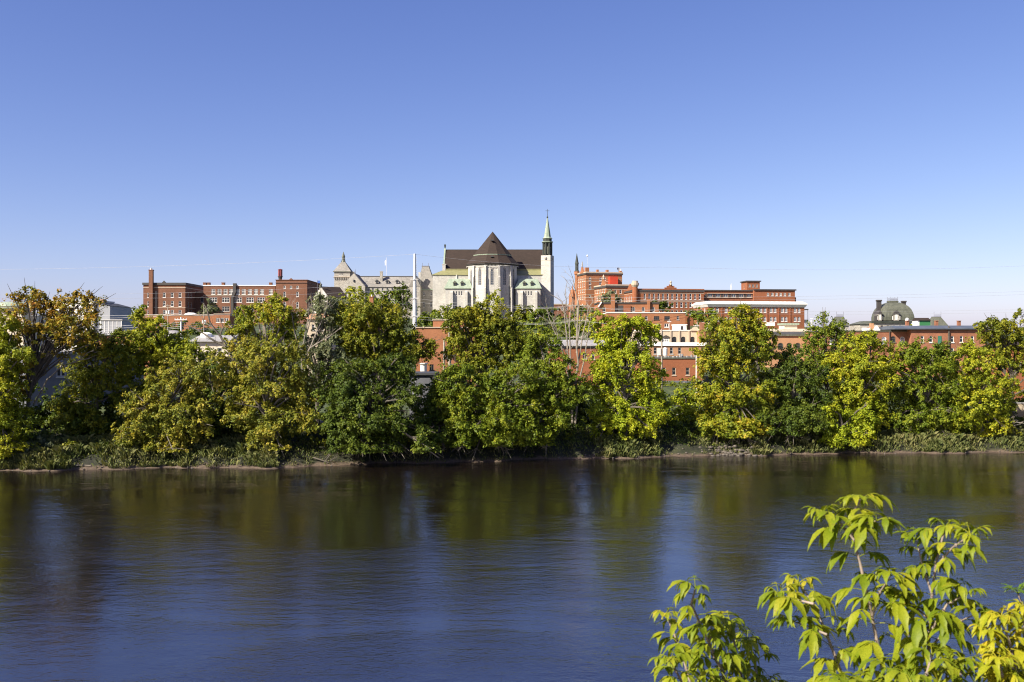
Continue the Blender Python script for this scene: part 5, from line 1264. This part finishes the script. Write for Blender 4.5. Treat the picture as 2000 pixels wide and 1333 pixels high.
htree('hill_tree', 'green tree below the left corner of the white cornice', 1372, 650, 330, [(1360,612,18,10),(1385,615,22,11),(1370,628,24,11)], 'green')
htree('hill_tree', 'green tree left of the dead tree on the slope', 1085, 672, 250, [(1070,640,22,14),(1092,648,24,18),(1105,632,18,14)], 'green')
htree('hill_tree', 'yellow-green tree just behind the dead tree', 1150, 672, 255, [(1148,628,22,16),(1172,625,20,16),(1152,650,26,18),(1128,640,18,16)], 'lime')
htree('hill_tree', 'dark tree behind the utility pole with crossarms', 1152, 630, 330, [(1150,606,24,11),(1130,612,16,10)], 'dark')
htree('hill_tree', 'far low tree on the skyline beyond the dark-edged terrace', 1935, 655, 420, [(1930,633,12,6),(1950,636,12,6),(1915,640,12,7)], 'dark')
htree('hill_tree', 'far trees between the green hut and the dome', 1788, 650, 350, [(1786,637,9,5)], 'green')

for q, qy, Y, w_, h_, mt, lb in (
  (1030,668,215,34,24,'olive','round olive tree behind the narrow rounded riverside tree'),
  (1000,655,240,28,20,'green','green tree below the right cathedral chapel on the slope'),
  (1062,662,260,26,18,'lime','light green tree left of the dead tree on the slope'),
  (1110,665,235,26,20,'green','dense green tree directly behind the dead tree trunks'),
  (1200,662,215,24,18,'green','green tree behind the lime yellow riverside tree'),
  (830,625,330,20,13,'green','small green tree at the foot of the white mast'),
  (690,618,300,40,22,'yellowgreen','wide yellow-green tree below the domed hillside tree'),
  (745,622,290,34,20,'olive','wide olive tree round the single brick chimney'),
  (640,640,260,34,22,'green','green tree below the stone gable house'),
  (560,650,250,30,22,'olive','olive tree before the foot of the brick tower block'),
  (455,668,240,26,18,'green','green tree at the end of the low brick annex'),
  (300,668,220,30,16,'green','green tree in front of the low brick annex left end'),
  (215,672,215,26,14,'dark','dark tree below the grey panelled shed'),
  (1480,680,175,30,20,'green','green tree left of the tan arched building'),
  (1398,690,190,26,20,'green','green tree beside the peach building right end'),
  (1585,700,170,26,18,'dark','dark tree under the tan arched building windows'),
  (1690,712,160,40,16,'green','wide green tree below the green-edged brick row'),
  (1840,712,160,34,14,'green','wide green tree below the teal door')):
    htree('hill_tree', lb, q, foot_py(q, Y), Y, [(q-w_*.45, qy, w_*.62, h_*.8), (q+w_*.45, qy+2, w_*.62, h_*.8), (q, qy-h_*.35, w_*.5, h_*.6), (q, qy+h_*.9, w_*.8, h_*.9)], mt)
# hedge along the workshop
for q in range(1262, 1372, 22):
    Y = 168; htree('hedge_bush', 'clipped dark green hedge bush under the workshop windows', q, foot_py(q, Y), Y, [(q,758,15,12),(q+6,750,9,8)], 'green', dens=dn(168)*.8, size=.3, clump=.6, limbs=False, cat='bush', nl=20, group='hedge in front of the workshop')
rtree('young_tree', 'small bright green tree between the pole and the tallest right-hand tree', 1340, 12, [(1338,775,22,16),(1355,790,24,20),(1320,800,22,18),(1345,815,30,22)], 'lime', dens=1.05)

# bushes filling the foot of the bank
bl = 'low dark leafy bush in the undergrowth at the foot of the riverside trees'
q = -30
while q < 2040:
    dark = (560 < q < 880) or (100 < q < 240) or (880 < q < 1160)
    px = q + rng.uniform(-14, 14); k = 5.8 + rng.uniform(-.8, 2.0)
    Y = sh(px, k); fp_ = foot_py(px, Y); rad = rng.uniform(20, 34); hh = rng.uniform(15, 28)
    tree('undergrowth_bush', bl, px, fp_, Y, [(px, fp_-hh*.75, rad, hh), (px+rng.uniform(-18,18), fp_-hh*.5, rad*.8, hh*.7)], 'dark' if dark or rng.random() < .5 else 'green', cat='bush', group='undergrowth bushes on the far bank', dens=.42, size=.22, clump=.5, nl=40, limbs=False, shell=.35)
    q += 42
for px, k, hh in ((20,3,12),(140,3.2,10),(230,3.4,14),(440,3.2,12),(610,3.4,16),(700,3.0,14),(790,3.4,18),(850,3.2,16),(905,3.5,15),(985,3.2,14),(1050,3.4,16),(1110,3.0,13),(1340,3.8,18),(1395,3.2,12),(1500,3.6,15),(1570,3.4,16),(1905,3.6,15),(1965,3.3,14)):
    Y = sh(px, k); fp_ = foot_py(px, Y)
    tree('undergrowth_bush', bl, px, fp_, Y, [(px, fp_-hh*.6, hh*1.9, hh), (px+rng.uniform(-25,25), fp_-hh*.45, hh*1.5, hh*.75)], 'dark' if rng.random() < .6 else 'olive', cat='bush', group='undergrowth bushes on the far bank', dens=.42, size=.2, clump=.42, nl=40, limbs=False, shell=.35)
# added dark second row, stands in for shade behind the front trees
sl_ = 'added dark young tree standing in for shade behind the riverside trees'
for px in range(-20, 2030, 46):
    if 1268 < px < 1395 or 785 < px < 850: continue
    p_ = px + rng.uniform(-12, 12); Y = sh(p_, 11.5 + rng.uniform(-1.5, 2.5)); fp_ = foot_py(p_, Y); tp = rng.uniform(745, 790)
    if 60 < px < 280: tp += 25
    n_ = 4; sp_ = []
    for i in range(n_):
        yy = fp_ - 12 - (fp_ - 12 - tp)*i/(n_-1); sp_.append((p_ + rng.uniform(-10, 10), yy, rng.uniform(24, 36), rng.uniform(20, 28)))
    tree('shade_fill_tree', sl_, p_, fp_, Y, sp_, 'dark' if rng.random() < .75 else 'green', group='added second row standing in for shade', dens=.62, size=.27, clump=.65, nl=44, tr=.1, twigs=0, trunk='bark_dark')
for px, k, rx, ry, mt, lb in ((1260,3.6,34,20,'silver','pale grey-green willow bush on the bank below the lime yellow tree'),(1310,8,30,26,'lime','bright bush right of the lime yellow tree'),(60,3.0,40,18,'silver','pale leafy bush at the water edge on the left'),(935,4.0,14,30,'yellow','small yellow sapling in front of the big mid green tree'),(1415,8.5,44,26,'green','leafy bush under the rusty patched tree')):
    Y = sh(px, k); fp_ = foot_py(px, Y)
    tree('bank_bush', lb, px, fp_, Y, [(px-rx*.4, fp_-ry*.8, rx*.7, ry), (px+rx*.4, fp_-ry*.7, rx*.7, ry*.8)], mt, cat='bush', dens=.45, size=.22, clump=.5, limbs=False)

# long grass on the bank (stuff)
N = 110000
gxx = rng.uniform(-62, 66, N); kk = .22 + rng.random(N)**1.5*5.8
gyy = shore(gxx) + kk
dens = np.sin(gxx*.55+1)*.5 + np.sin(gxx*1.3)*.3 + np.sin(gyy*1.9+gxx*.4)*.3
gpx = CX + gxx/gyy*F
shady = ((gpx > 540) & (gpx < 1160)) | ((gpx > 1290) & (gpx < 1470))
keep = ((rng.random(N) < .45 + .5*dens) | (kk > 2.2)) & (~shady | (rng.random(N) < .35))
gxx, gyy, kk = gxx[keep], gyy[keep], kk[keep]; n = len(gxx)
gzz = terrain_z(gxx, gyy) - .03
ln = (.35 + .75*rng.random(n))*(.75+.35*np.sin(gxx*2.1)*np.sin(gyy*2.7+gxx))*np.where(shady[keep], .55, 1.0)*(.7 + .3*np.clip(kk/2, 0, 1))
az = rng.normal(-1.57, 1.0, n); bend = .25 + .5*rng.random(n)
base = np.stack([gxx, gyy, gzz], 1); dirv = np.stack([np.cos(az), np.sin(az), np.zeros(n)], 1); side = np.stack([-np.sin(az+.6), np.cos(az+.6), np.zeros(n)], 1)
wd = (.014 + .018*rng.random(n))[:, None]
up = np.array([0, 0, 1.0]); l1 = ln[:, None]; bb = bend[:, None]
quad = np.stack([base - side*wd, base + side*wd, base + side*wd*.5 + up*l1*.75 + dirv*l1*bb*.45, base + up*l1*.85 + dirv*l1*bb*1.0], 1).reshape(-1, 3)
tag(link('bank_grass', np_mesh('bank_grass', quad, L['grass'])), label='long pale grass tufts hanging along the far river bank', cat='grass', kind='stuff')
# low dark plants covering the soil (stuff)
n = 60000
cx_ = rng.uniform(-64, 70, n); cy_ = shore(cx_) + 1.2 + rng.random(n)**.7*11
cl = np.sin(cx_*1.1+2)+np.sin(cy_*1.7)+np.sin(cx_*2.7+cy_)
hh_ = .05 + rng.random(n)*(.22 + .16*np.clip(cl, 0, 2))
pos = np.stack([cx_, cy_, terrain_z(cx_, cy_) + hh_], 1)
nr = unit(rng.normal(size=(n, 3))*.6 + np.array([0, -.3, .8]))
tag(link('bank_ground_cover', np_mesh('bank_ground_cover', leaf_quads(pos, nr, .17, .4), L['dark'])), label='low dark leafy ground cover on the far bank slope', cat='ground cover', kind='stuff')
# stones at the water line (stuff)
mb = MB()
for _i in range(330):
    x = rng.uniform(-60, 64) if _i < 240 else rng.normal(22.7, 1.6); y = float(shore(x)) + rng.uniform(-.25, 1.3); r_ = rng.uniform(.04, .13) if _i < 240 else rng.uniform(.08, .30)
    mb.lathe([(r_*.6, tz(x, y)-.05), (r_, tz(x, y)+r_*.3), (r_*.5, tz(x, y)+r_*.75)], 6, x, y, rng.random()*3)
tag(mb.build('shore_stones', M['wood_dark']), label='small stones scattered on the muddy water line', cat='stones', kind='stuff')
bare('driftwood', 'pale fallen branch slanting down the sunny grass bank', 1735, 872, sh(1735, 2.4), [(1.0,(1724,860),(1732,868),(1740,875),(1748,880))], 'bark_pale', r0=.07, twig=3, cat='driftwood', twl=.4)

bare('driftwood', 'grey driftwood stick lying on the muddy edge at the left', 150, 915, sh(150, .5), [(1.0,(128,912),(150,909),(178,910))], 'bark_pale', r0=.06, twig=3, cat='driftwood', twl=.4)
bare('driftwood', 'dark snag leaning into the water below the deep green tree', 640, 908, sh(640, .6), [(1.0,(612,894),(640,903),(668,912)),(.6,(640,903),(652,896),(660,892))], 'bark', r0=.07, twig=4, cat='driftwood', twl=.5)
bare('driftwood', 'thin pale branch at the water edge right of centre', 1180, 890, sh(1180, .6), [(1.0,(1160,888),(1182,884),(1206,892))], 'bark_pale', r0=.05, twig=4, cat='driftwood', twl=.4)
# gravel path behind the trees
pm = plain('gravel_path', (.40,.38,.35))
mb = MB(); pp = [(x, 118.5 + .04*x) for x in range(14, 32, 3)]
for (xa, ya), (xb, yb) in zip(pp[:-1], pp[1:]):
    mb.poly([(xa, ya, tz(xa, ya)+.12), (xb, yb, tz(xb, yb)+.12), (xb, yb+2.2, tz(xb, yb+2.2)+.12), (xa, ya+2.2, tz(xa, ya+2.2)+.12)])
tag(mb.build('gravel_path', pm), kind='structure')
o = empty('white_post', (at(1299, 780, 122).x, 122, tz(at(1299,780,122).x, 122))); tag(o, 'short white marker post on the grass beside the tall pole', 'post')
MB().lathe([(.13, -.1), (.12, .85), (.17, .9), (.17, 1.05), (.05, 1.15)], 10).build('post', M['white'], o)

# ------------------------------------------------------------------ poles and wires
def pole(name, label, px, pyt, Y, r=.14, mat='wood', arms=(), foot=None, box=None, cat='utility pole'):
    x = (px - CX)/F*Y; gz_ = tz(x, Y)
    o = empty(name, (x, Y, gz_)); tag(o, label, cat)
    h = at(px, pyt, Y).z - gz_
    MB().tube([(0,0,-.6), (0,0,h*.5), (0,0,h)], [r*1.15, r, r*.8], 10).build('pole', M[mat], o)
    for py, w_ in arms:
        z = at(px, py, Y).z - gz_
        MB().box(-w_, w_, -r-.1, -r+.02, z-.07, z+.07).build('crossarm', M[mat], o)
        ins = MB()
        for k in (-.92, -.45, .45, .92): ins.lathe([(.05, z+.07), (.07, z+.16), (.03, z+.24)], 6, k*w_, -r-.04)
        ins.build('insulators', M['offwhite'], o)
    if box:
        z = at(px, box, Y).z - gz_
        MB().lathe([(.28, z-.5), (.30, z+.4), (.12, z+.52)], 12, .42, -.1).build('transformer', M['galv'], o)
        MB().box(-.55, -.16, -.2, .2, z-.45, z+.45).build('meter_box', M['offwhite'], o)
    return o
pole('utility_pole', 'pale wooden utility pole rising from the yellow trees on the left', 354, 620, 148, .15, 'offwhite', [(625, .9)])
pole('utility_pole', 'dark far utility pole with two crossarms left of the brick wing', 228, 602, 330, .17, 'wood_dark', [(604, 1.5), (608, 1.3)])
pole('utility_pole', 'dark far pole with transformer just left of the brick wing', 250.5, 601, 320, .16, 'wood_dark', [(603, .9)], box=613)
pole('utility_pole', 'thin brown pole before the brick wing windows', 328, 595, 300, .15, 'wood', [(598, 1.0)], box=610)
pole('utility_pole', 'thin pole with transformer in front of the link block', 398.5, 592, 290, .13, 'wood', box=629)
pole('utility_pole', 'short pole with white lamp box above the brick annex', 316, 612, 270, .12, 'wood_dark', box=622)
pole('utility_pole', 'leaning thick wooden pole before the blank orange mill wall', 878, 638, 130, .2, 'wood')
pole('utility_pole', 'shorter wooden pole left of the thick mill pole', 867.5, 664, 130, .16, 'wood')
pole('utility_pole', 'tall thin pole with white box and transformer before the peach building', 1292.5, 643, 128, .11, 'wood', box=687)
pole('utility_pole', 'slim pale pole at the left edge of the tallest right-hand tree', 1360, 692, 124, .09, 'offwhite')
pole('utility_pole', 'pale double-crossarm pole standing behind the dead tree', 1128, 585, 170, .17, 'wood', [(597, 1.9), (626, 1.9), (659, 1.4)])
pole('utility_pole', 'small pole with crossarm on the flat brick roof edge', 1307, 624, 262, .08, 'offwhite', [(629, .5)])
pole('utility_pole', 'thin white pole between the cream parapet and chimney stack', 1361.5, 630, 245, .08, 'offwhite', [(637, .9)])
# white tubular mast with climbing rungs
Y = 300; x = at(810, 640, Y).x
o = empty('steel_mast', (x, Y, tz(x, Y))); tag(o, 'tall white steel mast with rungs between seminary and cathedral', 'mast')
h = at(810, 496, Y).z - tz(x, Y)
MB().tube([(0,0,-.5), (0,0,h*.6), (0,0,h)], [.72, .52, .32], 12).build('mast', M['mast_grey'], o)
mb = MB()
for k in range(34):
    z = h*(.28 + .70*k/34); r_ = .72 - (.40*z/h)
    sgn = 1
    mb.box(sgn*(r_-.05), sgn*(r_+.38), -.05, .05, z-.05, z+.05)
mb.build('rungs', M['galv'], o)
mb = MB()
for py in (546, 583, 618): mb.box(-1.2, 1.2, -.75, -.6, at(810,py,Y).z-tz(x,Y)-.1, at(810,py,Y).z-tz(x,Y)+.1)
mb.build('brackets', M['galv'], o)

def wire(label, pts, r=.022, sag=0.0, group=None):
    """pts: (px,py,Y) supports; hangs between them"""
    P = [at(*q) for q in pts]; out = []
    for a_, b_ in zip(P[:-1], P[1:]):
        for k in range(14):
            t = k/14; p = a_.lerp(b_, t); p.z -= sag*4*t*(1-t); out.append(p)
    out.append(P[-1])
    o = empty('power_line', out[0]); tag(o, label, 'cable', group)
    MB().tube([p - out[0] for p in out], r, 5).build('cable', M['wire'], o)
g = 'overhead power lines'
top = 'very thin high power line crossing the sky from the white mast'
wire('thin high line from the left edge of the sky to the white mast', [(-60,527,330),(810,497,300)], .028, 1.0, g)
wire('thin high line from the white mast over the cathedral roof to the right', [(810,497,300),(1290,522,330),(2080,516,370)], .028, 1.5, g)
for i, (y0, y1, y2) in enumerate(((573,578,572),(579,583,577))):
    wire(('upper','lower')[i] + ' of two lines running left from the white mast past the brick tower', [(-60,y0+3,280),(810,y0-22 if i==0 else y0-14,300)], .022, 1.2, g)
for i, (ya, yb) in enumerate(((577,567),(583,573))):
    wire(('upper','lower')[i] + ' of the two high lines over the domed city hall', [(1128,ya+4,300),(2080,yb,330)], .026, .8, g)
for i, (ya, yb) in enumerate(((609,603),(615,608))):
    wire(('upper','lower')[i] + ' of the two low lines crossing the dome and green roofs', [(1128,ya-8,280),(2080,yb,300)], .022, 1.0, g)
lab = 'pale cable in the bundle strung across the left trees and brick wing'
for i, (ya, yb, yc) in enumerate(((606,608,598),(613,611,601),(629,626,622),(634,630,626),(639,634,629),(643,637,633))):
    wire(lab, [(60,ya+3,165),(354,yb+4,148),(560,yc+6,170),(808,yc-8,290)], .020, .5, 'cable bundle across the left trees')
lab = 'pale cable strung between the white mast and the crossarm pole'
for i, (ya, yb) in enumerate(((583,597),(590,597.5),(618,626),(623,627),(636,659))):
    wire(lab, [(811,ya,296),(1000,(ya+yb)/2+8,230),(1126+i*1.5,yb,169)], .018, .35, 'cables strung between mast and crossarm pole')
lab = 'thin cable running from the crossarm pole toward the right trees'
for i, (ya, yb) in enumerate(((597,606),(626,634),(659,668))):
    wire(lab, [(1130,ya,169),(1292.5,yb,128.2)], .014, .3, 'cables right of the crossarm pole')

# ------------------------------------------------------------------ near shrubs on the camera's bank
def leaflet(pos, d, up, ln, wd, curl):
    """one lanceolate leaflet folded along its midrib and bending down: list of quads (4,3)"""
    d = d.normalized(); side = d.cross(up)
    if side.length < 1e-3: side = d.cross(Vector((1, 0, 0)))
    side.normalize(); nrm = side.cross(d).normalized()
    prof = (.10, .62, .98, .92, .62, .30, .02); n = len(prof)
    p = pos.copy(); dirv = d.copy(); rows = []; twist = random.uniform(-.09, .09)
    for i in range(n):
        w_ = wd*.5*prof[i]*(1 + (.14 if i % 2 else -.08))*(1 + random.uniform(-.12, .12))
        side_ = (side - dirv*side.dot(dirv)).normalized(); nn = side_.cross(dirv).normalized()
        rows.append((p + side_*w_ + nn*w_*.38, p.copy(), p - side_*w_ + nn*w_*.38))
        dirv = (dirv + Vector((0, 0, -1))*curl*.16 - nn*curl*.05 + side*twist).normalized()
        p = p + dirv*(ln/(n-1))
    return rows

class Foliage:
    def __init__(s): s.v = []; s.f = []
    def add(s, rows):
        n = len(s.v)
        for r_ in rows: s.v += [tuple(q) for q in r_]
        for i in range(len(rows)-1):
            a_ = n + i*3
            s.f.append((a_, a_+1, a_+4, a_+3)); s.f.append((a_+1, a_+2, a_+5, a_+4))
    def build(s, name, m, parent):
        me = bpy.data.meshes.new(name); me.from_pydata(s.v, [], s.f); me.materials.append(m)
        me.update(); me.polygons.foreach_set('use_smooth', [True]*len(s.f))
        return link(name, me, parent)

def compound(fo, st, p, out, scale, nl=3, droop=1.0):
    """a stalk with one end leaflet and side pairs, drooping"""
    out = out.normalized(); L_ = scale*random.uniform(.45, .8)
    pts = [p]; d = (out + Vector((0,0,.35))).normalized(); q = p.copy()
    for k in range(4):
        d = (d + Vector((0,0,-.16*droop))).normalized(); q = q + d*L_/4; pts.append(q.copy())
    st.tube(pts, [.0016, .0014, .0012, .0011, .0009], 5)
    up = Vector((0, 0, 1))
    ln = scale*random.uniform(.6, 1.25)
    fo.add(leaflet(q, (d + Vector((random.uniform(-.25,.25), random.uniform(-.25,.25), -.25*droop))), up, ln, ln*random.uniform(.26, .37), droop*random.uniform(.4, 1.5)))
    side = d.cross(up).normalized()
    for pr in range((nl-1)//2):
        b_ = pts[4-pr] if pr == 0 else pts[3]
        for sg in (-1, 1):
            dd_ = (d*.55 + side*sg*.85 + Vector((random.uniform(-.2,.2), random.uniform(-.2,.2), random.uniform(-.35,.05)*droop))).normalized()
            l2 = ln*random.uniform(.7, .95)
            fo.add(leaflet(b_, dd_, up, l2, l2*random.uniform(.26, .37), droop*random.uniform(.4, 1.7)))

def shrub(name, label, Y, stems, mat, scale=.105, r=.0055, step=.085, nl=3, droop=1.0, cat='shrub', tip=5, bare_to=0.0):
    """stems: lists of photo pixels from below the frame up to the tip, Y metres away, each (depth shift, [(px,py)...])"""
    px, py = stems[0][1][0]
    f0 = at(px, py, Y); root = empty(name, (f0.x, Y, tz(f0.x, Y) - .02)); base = Vector(root.location); tag(root, label, cat)
    sm = MB(); fo = Foliage(); st = MB()
    for sid, (dy, pts) in enumerate(stems):
        P = [at(q[0], q[1], Y + dy*(i/len(pts))) - base for i, q in enumerate(pts)]
        if sid == 0 or pts[0][1] > 1340:
            P = [Vector((random.uniform(-.05,.05), random.uniform(-.05,.05), 0)), P[0].lerp(Vector((0,0,0)), .5) + Vector((.02, 0, 0))] + P
            first = 2
        else: first = 0
        N = len(P); rs = [r*(1 - .72*i/(N-1)) + .0012 for i in range(N)]
        if first == 0: rs = [.55*q for q in rs]
        sm.tube(P, rs, 8)
        # nodes along the visible stretch
        az = random.uniform(0, 3.14); acc = 0.0
        tot = sum((b_-a_).length for a_, b_ in zip(P[first:-1], P[first+1:])); run = 0
        for a_, b_ in zip(P[first:-1], P[first+1:]):
            seg = (b_-a_).length; t = (step - acc)
            while t < seg:
                p = a_.lerp(b_, t/seg); frac = (run + t)/tot
                if frac >= bare_to:
                    for s_ in (0, math.pi):
                        an = az + s_ + random.uniform(-.4, .4)
                        compound(fo, st, p, Vector((math.cos(an), math.sin(an)*.9, random.uniform(.1, .5))), scale*(1.1 - .35*frac), nl, droop)
                    if random.random() < .55:
                        sm.lathe([(r*.75, p.z-.004), (r*.95, p.z), (r*.75, p.z+.004)], 8, p.x, p.y)
                az += math.pi/2 + random.uniform(-.3, .3); t += step*random.uniform(.8, 1.25)
            acc = seg - (t - step); acc = max(0, min(step*.9, acc)); run += seg
        for k in range(tip):
            an = k*2*math.pi/tip + random.uniform(-.4, .4)
            compound(fo, st, P[-1], Vector((math.cos(an), math.sin(an), random.uniform(.4, 1.1))), scale*random.uniform(.5, .72), nl, droop)
    sm.build('stems', M['stem'], root)
    n_ = len(fo.v); fo.v += st.v; fo.f += [tuple(i + n_ for i in f_) for f_ in st.f]
    fo.build('foliage', L[mat], root)
    return root
random.seed(21)
shrub('ash_leaved_shrub', 'leftmost of the near shrubs, low and bushy', 3.1, [
    (-.15, [(1445,1440),(1410,1310),(1375,1235),(1350,1180),(1358,1150)]),
    (.2, [(1440,1420),(1350,1340),(1330,1270),(1300,1200)]),
    (.1, [(1470,1430),(1450,1330),(1435,1260),(1425,1215)]),
    (.3, [(1480,1440),(1480,1350),(1475,1290),(1460,1250)]),
    (-.2, [(1420,1440),(1370,1380),(1330,1330),(1310,1290)]),
    (-.1, [(1500,1440),(1450,1390),(1420,1330)]),
    (.15, [(1460,1440),(1500,1380),(1500,1330)]),
    (.0, [(1410,1310),(1385,1270),(1390,1220)])], 'shrub', scale=.086, step=.038, nl=5, bare_to=.03)
shrub('ash_leaved_shrub', 'tallest near shrub on two slender pale stems in front of the river', 2.9, [
    (.1, [(1745,1440),(1722,1300),(1702,1200),(1682,1110),(1666,1050),(1662,1005),(1680,978)]),
    (.25, [(1690,1440),(1645,1320),(1615,1240),(1590,1180),(1560,1140)]),
    (-.1, [(1704,1205),(1716,1160),(1740,1125)]),
    (.1, [(1672,1060),(1640,1020),(1605,1005)]),
    (.2, [(1590,1180),(1550,1170),(1520,1160)]),
    (-.1, [(1668,1040),(1695,1020),(1712,1018)]),
    (.1, [(1615,1240),(1580,1225),(1550,1215)])], 'shrub', scale=.092, step=.044, nl=5, bare_to=.12)
shrub('ash_leaved_shrub', 'near shrub on a single upright stem right of the tallest one', 2.85, [
    (.05, [(1800,1440),(1812,1290),(1818,1180),(1828,1100),(1846,1030)]),
    (-.1, [(1826,1110),(1860,1070),(1895,1045)]),
    (.15, [(1820,1160),(1800,1100),(1790,1055)]),
    (-.1, [(1814,1240),(1850,1180),(1890,1160)]),
    (.1, [(1815,1210),(1780,1180),(1750,1160)]),
    (-.1, [(1812,1270),(1860,1220),(1905,1200)])], 'shrub', scale=.092, step=.044, nl=5, bare_to=.2)
shrub('ash_leaved_shrub', 'lowest near shrub crowding the bottom edge between the two tall ones', 2.6, [
    (.0, [(1790,1450),(1800,1350),(1820,1280)]), (.1, [(1850,1450),(1870,1360),(1880,1290)]),
    (.1, [(1720,1450),(1735,1370),(1740,1310)]), (-.1, [(1660,1460),(1640,1390),(1650,1335)]),
    (-.1, [(1770,1450),(1760,1390),(1775,1330)]), (.2, [(1590,1460),(1600,1400),(1620,1330)]),
    (.1, [(1820,1450),(1840,1370),(1850,1310)]), (.1, [(1690,1450),(1690,1390),(1700,1340)])], 'shrub', scale=.086, step=.036, nl=5)
shrub('golden_shrub', 'golden yellow shrub at the lower right edge of the frame', 2.7, [
    (.0, [(2010,1440),(1990,1330),(1970,1250),(1955,1205)]), (.1, [(2030,1440),(2010,1330),(2000,1240),(2000,1190)]),
    (-.1, [(1990,1440),(1965,1350),(1950,1290)]), (.2, [(2040,1440),(2030,1300),(2025,1210)]), (.05, [(1960,1450),(1940,1380),(1930,1320)]),
    (.1, [(2000,1440),(1990,1380),(1985,1320)]), (.0, [(1990,1330),(1960,1270),(1930,1240)])], 'shrub_yellow', scale=.076, step=.030, nl=5, tip=6)
shrub('lobed_leaf_shrub', 'fresh green leafy sprig poking in above the golden shrub', 3.3, [
    (.0, [(2040,1440),(2020,1300),(2005,1200),(1988,1160)]), (.2, [(2020,1440),(1975,1330),(1945,1290)])], 'shrub_green', scale=.08, step=.07, nl=5, droop=.5, bare_to=.5)
